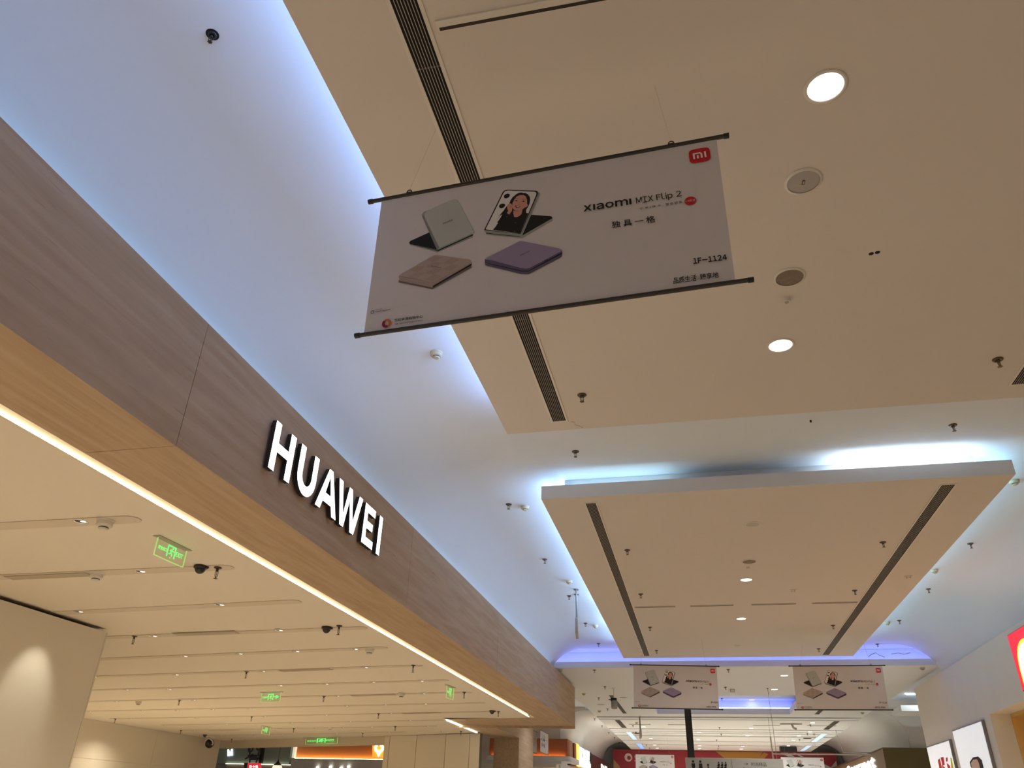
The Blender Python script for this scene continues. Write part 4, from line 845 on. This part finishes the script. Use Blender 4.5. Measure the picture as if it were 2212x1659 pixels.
# shop grilles run across
def sgrille(a, c2, label):
    a = Vector(a); c2 = Vector(c2); d = c2-a; t = thing('air_grille', label, 'air grille', (a.x, a.y, ZS-.007), (0, 0, math.atan2(d.y, d.x)), 'slim air grilles in the shop ceiling')
    L_ = d.length; ob('frame', MB().box(0, L_, -.075, .075, -.004, 0), CREAM2, t); ob('backing', MB().box(.015, L_-.015, -.065, .065, -.0055, -.004), mat('grille_shadow', (.16, .13, .10), .8), t)
    m0 = None
    for i in range(6):
        y = -.055+.022*i
        if m0 is None: m0 = ob('slat', MB().box(.015, L_-.015, -.0055, .0055, -.012, -.0055), CREAM2, t, loc=(0, y, 0))
        else: s_ = m0.copy(); link(s_, t); s_.location = (0, y, 0)
for (a, c2), l in zip((([(-7.0453, 6.672), (-6.0025, 6.6527)]), ([(-7.0053, 9.6094), (-5.9937, 9.5383)]), ([(-6.9968, 12.6788), (-5.9642, 12.5181)]), ([(-7.0072, 15.8217), (-5.9618, 15.6173)]), ([(-7.0151, 18.9704), (-5.9894, 18.7425)]), ([(-15.3197, 23.8648), (-14.1539, 23.6392)])),
    ('slim grille at the left of the second shop strip beside the deep detector', 'slim grille in the fourth strip of the shop ceiling', 'slim grille in the sixth strip of the shop ceiling', 'slim grille in the eighth strip of the shop ceiling', 'slim grille in the tenth strip of the shop ceiling', 'slim grille in the twelfth strip of the shop ceiling')):
    sgrille(a, c2, l)
q = [(-4.6635, 6.5459), (-4.6125, 9.3637), (-16.5078, 25.5227), (-4.6151, 18.3331)]
for i, ((x, y), l) in enumerate(zip(q, ('black dome camera beside the brass sprinkler nearest the shop front', 'black dome camera at the end of the fourth shop strip', 'black dome camera above the far end of the rear cream wall', 'black dome camera in the far corner near the bright line'))):
    if i == 0:
        dc = thing('dome_camera', l, 'camera', (x, y, ZS-.007), (0, 0, 0), 'black dome cameras under the shop ceiling')
        ob('base', MB().lathe([(.066, 0), (.066, -.018), (.058, -.024)], 24), BLACK, dc)
        ob('dome', MB().lathe([(.052*math.cos(a), -.022-.052*math.sin(a)) for a in [PI/2*k/6 for k in range(6)]]+[(.002, -.074)], 20), mat('dome_glass', (.02, .02, .025), .08), dc)
        ob('sun_shield', MB().tube([(.05, 0, -.012), (.085, 0, -.014)], .012, 6), BLACK, dc)
    else: dup(dc, (x, y, ZS-.007), l)
(x, y), = [(-16.8986, 26.9781), (-1.8252, 1.0139)][:1]
t = thing('ball_camera', 'white ball camera with a black front beside the rear opening of the shop', 'camera', (-16.95, 26.6, ZS))
ob('mount', MB().lathe([(.16, 0), (.16, -.05), (.13, -.07)], 20), OFFW, t)
ob('ball', MB().lathe([(.155*math.sin(a), -.20-.155*math.cos(a)*-1) for a in [PI*(1-k/10) for k in range(11)]][::-1], 20), BLACK, t)
b = MB(); b.tube([(.15*math.cos(a)+.02, -.05-.1*abs(math.sin(a)), -.20+.15*math.sin(a)) for a in [PI*k/8*1.25-.4 for k in range(9)]], .03, 6); ob('shell', b, OFFW, t)
ob('lens', MB().tube([(.05, -.14, -.22), (.06, -.19, -.235)], .05, 12), mat('camera_lens', (.05, .05, .06), .1), t)

# ================================================================== EXIT SIGNS (edge-lit glass)
GL = mat('exit_glass', (.45, .75, .35), .1, alpha=.12, emit=(.10, .35, .05), es=.12)
def exit_sign(p, q, h, label, kind='exit'):
    "p, q: ends of the ceiling plate; the pane hangs below"
    p = Vector(p); q = Vector(q); d = q-p; L_ = d.length; m_ = (p+q)/2
    t = thing('exit_sign', label, 'exit sign', (m_.x, m_.y, ZS), (0, 0, math.atan2(d.y, d.x)), 'green edge-lit exit signs in the shop')
    w = L_/2
    ob('ceiling_plate', MB().box(-w*1.06, w*1.06, -.035, .035, -.006, 0), mat('exit_plate', (.35, .32, .24), .4), t)
    ob('pane', MB().box(-w*.93, w*.93, -.004, .004, -h, -.012), GL, t)
    b = MB(); e_ = .0022; b.box(-w*.93-e_, -w*.93+e_, -.0055, .0055, -h, -.012); b.box(w*.93-e_, w*.93+e_, -.0055, .0055, -h, -.012); b.box(-w*.93, w*.93, -.0055, .0055, -h-e_, -h+e_)
    ob('glass_edge', b, GEDGE, t)
    b = MB(); F_ = lambda u, v, dd: (u*w, -.005-dd, -h*.5+v*h*.5)
    def fr(u0, u1, v0, v1): b.add([F_(u0, v0, .001), F_(u1, v0, .001), F_(u1, v1, .001), F_(u0, v1, .001)], [(0, 1, 2, 3)])
    fr(-.26, -.20, -.62, .62); fr(.20, .26, -.62, .62); fr(-.26, .26, .50, .62)
    def st(pts, r):  # a stroke
        for (a0, a1), (b0, b1) in zip(pts, pts[1:]):
            dx, dy = b0-a0, (b1-a1)*h/(2*w)*2; n_ = math.hypot(dx, dy) or 1; ox, oy = -dy/n_*r, dx/n_*r*(w/h)*1.6
            b.add([F_(a0+ox, a1+oy, .002), F_(a0-ox, a1-oy, .002), F_(b0-ox, b1-oy, .002), F_(b0+ox, b1+oy, .002)], [(0, 1, 2, 3)])
    st([(.02, .22), (-.01, -.05)], .035); st([(-.01, -.05), (.06, -.22), (.05, -.48)], .022); st([(-.01, -.05), (-.07, -.25), (-.14, -.28)], .022); st([(.02, .20), (.10, .06), (.14, .10)], .018); st([(.02, .20), (-.08, .14), (-.09, -.02)], .018)
    b.add([F_(.065+.035*math.cos(a), .36+.085*math.sin(a), .002) for a in [2*PI*k/10 for k in range(10)]], [tuple(range(10))])
    b.add([F_(0, -.62, .001), F_(.05, -.70, .001), F_(-.05, -.70, .001)], [(0, 1, 2)])
    text_on(b, '安全出口', ((-.82*w, -h*.62), (-.30*w, -h*.62), (-.82*w, -h*.42)), lambda u, v, dd: (u, -.007, v), 0, 0, .01)
    if kind == 'exit': text_on(b, 'EXIT', ((.30*w, -h*.62), (.74*w, -h*.62), (.30*w, -h*.38)), lambda u, v, dd: (u, -.007, v), 0, 0, .02)
    elif kind == 'arrow':
        fr(.34, .66, -.07, .07); st([(.52, .30), (.76, 0), (.52, -.30)], .035)
    ob('glowing_symbol', b, GREEN, t)
    return t
(p, q) = [(-4.5073, 5.6212), (-4.4896, 6.058)]; exit_sign(p, q, .165, 'largest green EXIT sign, hanging nearest the shop front')
(p, q) = [(-8.8322, 15.3733), (-8.3207, 15.2818)]; exit_sign(p, q, .19, 'green exit sign with a right arrow in the middle of the shop ceiling', 'arrow')
(p, q) = [(-4.5088, 14.3882), (-4.4778, 14.7704)]; exit_sign(p, q, .22, 'narrow green exit sign near the bright line of the shop ceiling', 'none')
(p, q) = [(-12.6132, 22.3429), (-12.5847, 22.7965)]; exit_sign(p, q, .21, 'small square green exit sign deep in the shop', 'none')
t = exit_sign((-13.2, 26.35), (-11.7, 25.8), .20, 'long dim green exit sign over the rear opening of the shop')
for x, y in ((-16.4, 17), (-16.4, 21.5), (-12.5, 23.5)): lamp(x, y, ZS-.03, 170, WARM, .05, 2.4)  # lamps without fixtures, added to brighten the rear wall and header
for x, y in ((-4.5, 3.8), (-6.6, 3.8), (-4.5, 2.4), (-4.5, 1.0), (-6.6, 1.0), (-4.5, -.5)): lamp(x, y, ZS-.03, 105, WARM, .05, 2.6)  # unseen lamps added near the shop front to bounce warm light onto the soffit
# scallop of light on the cream block
l = lamp(-7.2, 8.15, ZS-.02, 34, (1, .95, .78), .04, .95); l.data.spot_blend = .8; l.rotation_euler = (0, .52, 0)

# ================================================================== SHOP FRONTS AROUND
TERR = mat('terracotta', (.34, .105, .05), .7, noise=.08, nscale=20)
WFAC = mat('white_fascia', (.62, .62, .66), .4)
t = thing('terracotta_shopfront', 'terracotta shop front with a glowing lower edge above a white rounded canopy', 'shop front', (0, 0, 0))
ob('facade', MB().box(-7.6, -4.70, 30.0, 30.5, 3.42, 3.985), TERR, t)
ob('side_panel', MB().box(-5.0, -4.70, 30.5, 31.25, 3.36, 3.985), mat('terracotta_light', (.42, .20, .12), .5), t)
ob('recess', MB().box(-5.0, -4.78, 31.25, 31.7, 3.2, 3.95), mat('shop_recess', (.08, .015, .01), .5), t)
ob('corner_post', MB().box(-5.0, -4.70, 31.7, 32.2, 3.2, 3.98), TERR, t)
b = MB(); pr = [(29.75, 3.40), (29.72, 3.38), (29.70, 3.30), (29.74, 3.22), (29.86, 3.18), (30.5, 3.18), (30.5, 3.40)]
n = 8; C_ = (-4.80, 29.98)
b.box(-7.6, -4.80, 29.72, 31.9, 3.24, 3.40); 
P = [(-4.80, 29.72)]+[(-4.80+.25*math.sin(a), 29.97-.25*math.cos(a)) for a in [PI/2*k/8 for k in range(1, 9)]]+[(-4.55, 31.9), (-4.80, 31.9)]
b.prism(P, lambda u, v, d: (u, v, d), 3.24, 3.40)
b.box(-7.6, -4.9, 29.82, 31.9, 3.16, 3.24); ob('canopy', b, WFAC, t)
ob('canopy_underside', MB().box(-7.6, -5.1, 29.95, 31.9, 3.05, 3.16), mat('canopy_cream', (.7, .62, .5), .6), t)
ob('edge_light', MB().box(-7.5, -4.78, 29.93, 29.96, 3.402, 3.412), mat('led_amber', (.9, .6, .2), .5, emit=(1, .52, .12), es=13), t)
# backlit letter sign along the side
XS = lambda u, v, d: (-4.70+d, u, v)
t = thing('lightbox_sign', 'row of glowing white letters after the orange lightbox beside the terracotta shop', 'sign', (0, 0, 0))
ob('box', MB().box(-5.0, -4.74, 32.2, 36.4, 3.2, 3.95), mat('lightbox_body', (.35, .25, .12), .5), t)
ob('orange_end', MB().box(-4.76, -4.68, 32.2, 32.85, 3.24, 4.0), mat('orange_glow', (.9, .4, .05), .5, emit=(1, .42, .06), es=2.2), t)
b = MB()
text_on(b, 'IXE', ((32.95, 3.42), (36.1, 3.44), (32.95, 3.95)), XS, .012, 0, .10)
b.add([XS(32.95, 3.28, .010), XS(36.35, 3.28, .010), XS(36.35, 3.52, .010), XS(32.95, 3.52, .010)], [(0, 1, 2, 3)])
b.add([XS(32.85, 3.3, .011), XS(33.15, 3.3, .011), XS(33.15, 3.92, .011), XS(32.85, 3.95, .011)], [(0, 1, 2, 3)])
ob('lettering', b, mat('letter_glow', (.9, .9, .9), .5, emit=(1, .98, .92), es=4), t)
t = thing('dark_shop_sign', 'dark brown shop sign with small cream glowing letters at the far left', 'sign', (0, 0, 0))
ob('board', MB().box(-5.2, -4.70, 36.6, 44.4, 3.0, 3.95), mat('sign_brown', (.045, .014, .014), .4), t)
ob('end_board', MB().box(-5.0, -4.68, 36.45, 36.6, 3.0, 3.97), BLACK, t)
b = MB(); text_on(b, 'DE', ((40.2, 3.40), (42.8, 3.40), (40.2, 3.74)), XS, .012, 0, .08); ob('lettering', b, mat('letter_glow_cream', (.9, .8, .6), .5, emit=(1, .86, .62), es=3), t)
# brown fascia on the right with white-blue script letters
BF = mat('brown_fascia', (.16, .095, .045), .5, noise=.08, nscale=3)
t = thing('brown_shop_sign', 'brown shop fascia with glowing blue-white script letters right of the red hoarding', 'sign', (0, 0, 0))
ob('fascia', MB().box(6.0, 6.3, 30.42, 44.2, 2.6, 3.83), BF, t)
ob('top_trim', MB().box(5.97, 6.3, 30.42, 44.2, 3.83, 3.865), mat('brown_dark', (.05, .03, .02), .5), t)
ob('return_panel', MB().box(5.97, 9.3, 30.34, 30.42, 2.6, 3.865), mat('olive_brown', (.15, .11, .035), .5), t)
XR = lambda u, v, d: (6.0-d, -u, v)
b = MB(); text_on(b, 'st Gourmet', ((-40.5, 3.32), (-32.1, 3.34), (-40.5, 3.70)), XR, .03, 0, .06)
ob('lettering', b, mat('letter_glow_blue', (.8, .9, 1), .5, emit=(.80, .93, 1), es=4), t)
ob('gold_line', MB().box(6.5, 9.3, 30.30, 30.34, 3.02, 3.05), mat('gold_line', (.5, .38, .12), .4), t)
# red and yellow lightbox on the right facade
XF = lambda u, v, d: (5.21-d, -u, v)
t = thing('red_lightbox', 'red glowing lightbox with a yellow arch cut off by the right frame edge', 'sign', (0, 0, 0))
ob('case', MB().box(5.105, 5.2, 12.3, 14.46, 3.52, 4.385), mat('case_dark', (.03, .03, .03), .5), t)
ob('red_face', MB().prism([(-14.45, 3.53), (-12.31, 3.53), (-12.31, 4.375), (-14.45, 4.375)], XF, .105, .109), mat('red_glow', (.8, .02, .03), .5, emit=(1, .012, .035), es=.95), t)
def arch(b, x0, x1, zb, zt, w, d):
    P = []; Q = []
    for k in range(21):
        a = PI*k/20; P.append(((x0+x1)/2-(x1-x0)/2*math.cos(a), zb+(zt-zb)*math.sin(a)**.55)); Q.append(((x0+x1)/2-((x1-x0)/2-w)*math.cos(a), zb+(zt-zb-w*1.1)*math.sin(a)**.62))
    n = len(P); b.add([XF(u, v, d+.005) for u, v in P+Q], [(i, i+1, n+i+1, n+i) for i in range(n-1)])
b = MB(); arch(b, -14.33, -13.45, 3.58, 4.22, .26, .1045); arch(b, -13.60, -12.72, 3.58, 4.22, .26, .1045); ob('yellow_arch', b, mat('yellow_glow', (.9, .7, .05), .5, emit=(1, .72, .03), es=1.3), t)
b = MB(); arch(b, -14.28, -13.50, 3.58, 4.17, .15, .1055); arch(b, -13.55, -12.77, 3.58, 4.17, .15, .1055); ob('white_core', b, mat('white_glow', (.9, .9, .8), .5, emit=(1, 1, .85), es=2), t)
# posters on the corner column
PW = mat('poster_white', (.82, .83, .83), .5, emit=(.9, .95, 1), es=.5)
def poster(y0, y1, zt, label, kind):
    t = thing('lightbox_poster', label, 'poster', (0, 0, 0), group='lit white posters on the corner column')
    ob('case', MB().box(5.155, 5.205, y0, y1, 1.2, zt), GREYM, t)
    ob('sheet', MB().prism([(-y1+.03, 1.23), (-y0-.03, 1.23), (-y0-.03, zt-.03), (-y1+.03, zt-.03)], XF, .055, .059), PW, t)
    FY = lambda y, z, d: (5.155-d, y, z)
    if kind:
        b = MB(); b.prism([(18.2468, 2.721), (17.9728, 2.7861), (17.6498, 2.782), (17.4855, 2.7089), (17.4915, 2.5767), (17.5905, 2.3415), (17.8648, 2.3515), (18.1469, 2.5615), (18.2589, 2.64)], FY, .010, .012); ob('hair_print', b, col(40, 36, 38), t)
        b = MB(); b.prism([(18.1728, 2.7005), (17.979, 2.746), (17.7461, 2.7402), (17.6898, 2.6734), (17.6949, 2.5399), (17.8092, 2.3494), (18.2062, 2.3638), (18.2122, 2.5566)], FY, .013, .015); ob('face_print', b, col(228, 196, 176), t)
    else:
        b = MB()
        for pl in ([(20.5249, 2.8878), (20.3409, 2.9138), (20.33, 2.7207), (20.3973, 2.488), (20.58, 2.5406)], [(20.2501, 2.9266), (20.0228, 2.9217), (20.0533, 2.7696), (20.2517, 2.7621)], [(20.272, 2.7815), (19.9911, 2.6767), (20.0745, 2.4313), (20.328, 2.4405), (20.2937, 2.6372)],
                   [(19.8603, 2.8936), (19.7116, 2.8934), (19.7755, 2.8258), (19.8974, 2.8149)], [(19.8781, 2.7959), (19.681, 2.7318), (19.7098, 2.6628), (19.8878, 2.7071)], [(19.9554, 2.6749), (19.7068, 2.6275), (19.7197, 2.5754), (19.965, 2.5864)]):
            b.prism(pl, FY, .010, .012)
        ob('red_print', b, col(215, 60, 52), t)
        b = MB(); b.prism([(19.5047, 2.8806), (19.4185, 2.8577), (19.4601, 2.6244), (19.587, 2.4137), (19.7582, 2.4199)], FY, .010, .012); ob('yellow_print', b, col(225, 215, 60), t)
poster(16.98, 18.98, 3.36, 'white lit poster with a dark haired portrait on the corner column', True)
poster(19.35, 21.3, 3.22, 'white lit poster with red brush strokes on the corner column', False)
# -------- shops seen through the rear opening of the store
def at(p, z): return p
TEAL = mat('grey_green_fascia', (.20, .25, .215), .6)
t = thing('grey_green_shopfront', 'grey green shop fascia seen through the rear opening of the shop', 'shop front', (0, 0, 0))
YB = 33.0
fp = [(-20.4458, 3.7951), (-16.9667, 3.8372), (-16.9855, 3.1309), (-20.0366, 3.1058)]
ob('fascia', MB().prism([(fp[0][0]-.6, fp[0][1]+.5), (fp[2][0]-.12, fp[1][1]+.5), (fp[2][0]-.12, fp[2][1]), (fp[3][0]-.6, fp[3][1])], lambda u, v, d: (u, d, v), YB, YB+.2), TEAL, t)
ob('edge_light', MB().box(fp[3][0], fp[2][0], YB-.06, YB-.03, fp[3][1]-.02, fp[3][1]), mat('led_pale_green', (.8, .9, .7), .5, emit=(.95, 1, .72), es=5), t)
ob('lower_band', MB().box(fp[3][0], fp[2][0]-.02, YB+.02, YB+.2, fp[3][1]-.9, fp[3][1]-.02), mat('band_brown', (.13, .09, .07), .6), t)
YF = lambda u, v, d: (u, YB-d, v)
t = thing('glowing_letter', 'small blue-white glowing letter on the grey green fascia', 'sign', (0, 0, 0))
g_ = [(-20.0289, 3.3919), (-19.7867, 3.417), (-20.0881, 3.6434)]; b = MB(); text_on(b, 'M', g_, YF, .03, 0, .05); ob('letter', b, mat('letter_glow_bluew', (.8, .9, 1), .5, emit=(.75, .88, 1), es=4), t)
# black bracket emblem with a red box sign
t = thing('bracket_sign', 'black scrolled bracket carrying a small red sign, seen through the rear opening', 'sign', (0, 0, 0))
bk = [(-18.5838, 3.1239), (-18.7058, 3.6832), (-18.5767, 3.6848), (-18.5463, 3.5441), (-18.2332, 3.6891), (-18.2464, 3.5482), (-18.2857, 3.1287), (-18.7288, 3.394), (-18.2154, 3.4014), (-18.8282, 3.2595), (-18.5235, 3.439), (-18.1875, 3.2692), (-18.6155, 3.3676), (-18.2095, 3.3735), (-18.2616, 3.2159), (-18.56, 3.2113)]
b = MB(); Y2 = 32.4
T2 = lambda pts, r: b.tube([(u, Y2, v) for u, v in pts], r, 8)
T2([bk[0], bk[1]], .035); ring(b, (bk[1][0]+bk[2][0])/2, bk[2][1]-.05, .05, .13, lambda u, v, d: (u, Y2-.02, v), 0); T2([bk[4], bk[5], bk[6]], .04); ring(b, bk[4][0]-.05, bk[4][1], .04, .11, lambda u, v, d: (u, Y2-.02, v), 0)
T2([bk[7], bk[8]], .03); T2([bk[9], bk[10], bk[11]], .03); ob('scroll_bracket', b, BLACK, t)
b = MB(); b.prism([bk[12], bk[13], bk[14], bk[15]], lambda u, v, d: (u, d, v), Y2-.1, Y2+.1); ob('emblem', b, BLACK, t)
px = [(-18.283, 3.7739), (-18.1667, 3.7753), (-18.1387, 3.1249), (-18.2667, 3.1228)]; b = MB(); b.prism(px, lambda u, v, d: (u, d, v), 32.55, 32.7); ob('black_board', b, BLACK, t)
rb = [(-18.5289, 3.0963), (-18.0257, 3.1044), (-17.9322, 2.7807), (-18.4786, 2.7708)]; b = MB(); b.prism(rb, lambda u, v, d: (u, d, v), 32.15, 32.35); ob('red_box', b, mat('red_box_glow', (.6, .02, .03), .5, emit=(.75, .02, .03), es=.8), t)
g_ = [(-18.4009, 2.8992), (-18.0112, 2.9128), (-18.4263, 3.0154)]; b = MB(); text_on(b, 'R+B', g_, lambda u, v, d: (u, 32.14, v), 0, 0, .03); ob('lettering', b, mat('white_glow2', (.9, .9, .9), .5, emit=(1, 1, 1), es=1.5), t)
bb = [(-18.8639, 3.125), (-18.7096, 3.1275), (-18.6659, 2.8505), (-18.8024, 2.8481)]; b = MB(); b.prism(bb, lambda u, v, d: (u, d, v), 32.42, 32.5); ob('side_panel', b, BLACK, t)
# pendant lamp
pl = [(-16.6315, 3.6596), (-16.5401, 3.1937), (-16.5047, 3.0127), (-16.6285, 2.8857), (-16.3363, 2.8908)]
t = thing('pendant_lamp', 'pointed black pendant lamp with a lit shade beyond the rear opening', 'lamp', (pl[1][0], 31.0, 0))
ob('cord', MB().tube([(0, 0, 4.2), (0, 0, pl[1][1])], .008, 6), BLACK, t)
ob('cap', MB().lathe([(.015, pl[1][1]), (.03, pl[2][1]+.12), (.12, pl[2][1]+.02), (.19, pl[2][1]-.03)], 20), BLACK, t)
ob('shade', MB().lathe([(.16, pl[2][1]-.03), (.20, pl[3][1]), (.20, pl[3][1]-.2)], 20), mat('shade_glow', (.9, .8, .6), .5, emit=(1, .9, .68), es=.9), t)
# orange shop with the bull sign
t = thing('orange_shopfront', 'orange shop fascia with an amber lower edge seen through the rear opening', 'shop front', (0, 0, 0))
op = [(-16.8843, 3.856), (-12.6976, 3.9759), (-12.6788, 3.4577), (-16.8803, 3.3673), (-17.003, 3.8011), (-16.8746, 3.8027), (-16.8597, 3.3712), (-16.966, 3.3696)]
ORG = mat('orange_wall', (.52, .20, .075), .7, noise=.12, nscale=25)
ob('facade', MB().prism([(op[3][0], op[3][1]), (op[2][0]+1.2, op[3][1]), (op[2][0]+1.2, op[0][1]+.7), (op[3][0], op[0][1]+.7)], lambda u, v, d: (u, d, v), YB+.12, YB+.3), ORG, t)
ob('edge_light', MB().box(op[3][0], op[2][0]+1.2, YB+.02, YB+.05, op[3][1]-.01, op[3][1]+.01), mat('led_amber2', (.9, .6, .2), .5, emit=(1, .62, .20), es=18), t)
ob('end_post', MB().box(op[3][0]-.10, op[3][0], YB-.05, YB+.3, op[3][1], op[0][1]+.7), mat('post_white', (.8, .74, .6), .5, emit=(1, .9, .7), es=.6), t)
ob('lower_fascia', MB().box(op[3][0]-.10, op[2][0]+1.2, YB-.05, YB+.3, op[3][1]-.75, op[3][1]-.015), mat('fascia_grey', (.42, .42, .42), .5), t)
bs = [(-13.3763, 3.8907), (-12.7656, 3.905), (-12.7572, 3.4845), (-13.3232, 3.4694)]
t = thing('bull_sign', 'glowing orange square sign with a white horned emblem', 'sign', (0, 0, 0))
b = MB(); b.prism([bs[3], bs[2], bs[1], bs[0]], lambda u, v, d: (u, d, v), 32.9, 33.0); ob('panel', b, mat('orange_panel_glow', (.9, .35, .03), .5, emit=(1, .30, .012), es=1.1), t)
hn = [(-13.1721, 3.8917), (-13.2348, 3.8041), (-13.1975, 3.7007), (-13.0814, 3.6505), (-12.9881, 3.6517), (-12.8999, 3.7288), (-12.9113, 3.8255), (-13.0018, 3.9007), (-13.18, 3.6906), (-12.9241, 3.694), (-13.0451, 3.4516)]
b = MB(); F3 = lambda pts, r: b.tube([(u, 32.88, v) for u, v in pts], r, 8)
F3(hn[0:4], .055); F3(hn[4:8], .055); b.prism([hn[8], hn[9], hn[10]], lambda u, v, d: (u, d, v), 32.84, 32.9)
ob('horned_emblem', b, mat('emblem_glow', (1, 1, .95), .5, emit=(1, .97, .9), es=2.5), t)
for i, (x, z) in enumerate([(-15.7117, 3.005), (-15.1278, 3.0319), (-14.6452, 3.0029), (-14.3279, 3.0557)]):
    tag(ob('spot_lamp', MB().lathe([(.05, .05), (.07, 0), (.03, -.03)], 14), mat('spot_glow', (.9, .9, .8), .5, emit=(1, .95, .8), es=3), loc=(x, 32.89, z)), '%s of four small lit spots under the orange shop fascia' % ORD[i], 'lamp', 'small lit spots')
# upper blank wall behind those shops so that nothing opens above them
struct('wall_left.006', MB().box(-24, -7.7, 33.4, 33.5, 0, 5.1), mat('grey_back', (.25, .26, .25), .7), 'plain grey wall behind the shops beyond the rear opening', 'wall')
struct('ceiling.%03d' % (k+2), MB().box(-24, -6.6, 28.4, 33.4, 5.02, 5.1), EDGE, 'plain ceiling over the passage behind the shop', 'ceiling')
lamp(-13, 30.5, 4.1, 60, NEUT); lamp(-7.5, 26.5, 4.9, 40, (.95, .95, 1)); lamp(7.6, 23.5, 5.0, 40, NEUT); lamp(5.95, 14.2, 3.0, 260, (1, .8, .45)); lamp(5.95, 10, 3.0, 260, (1, .8, .45)); lamp(-4.3, 26.5, 4.6, 90, (.95, .95, 1))  # lamps without fixtures, added to light side passages, gold opening and side banners
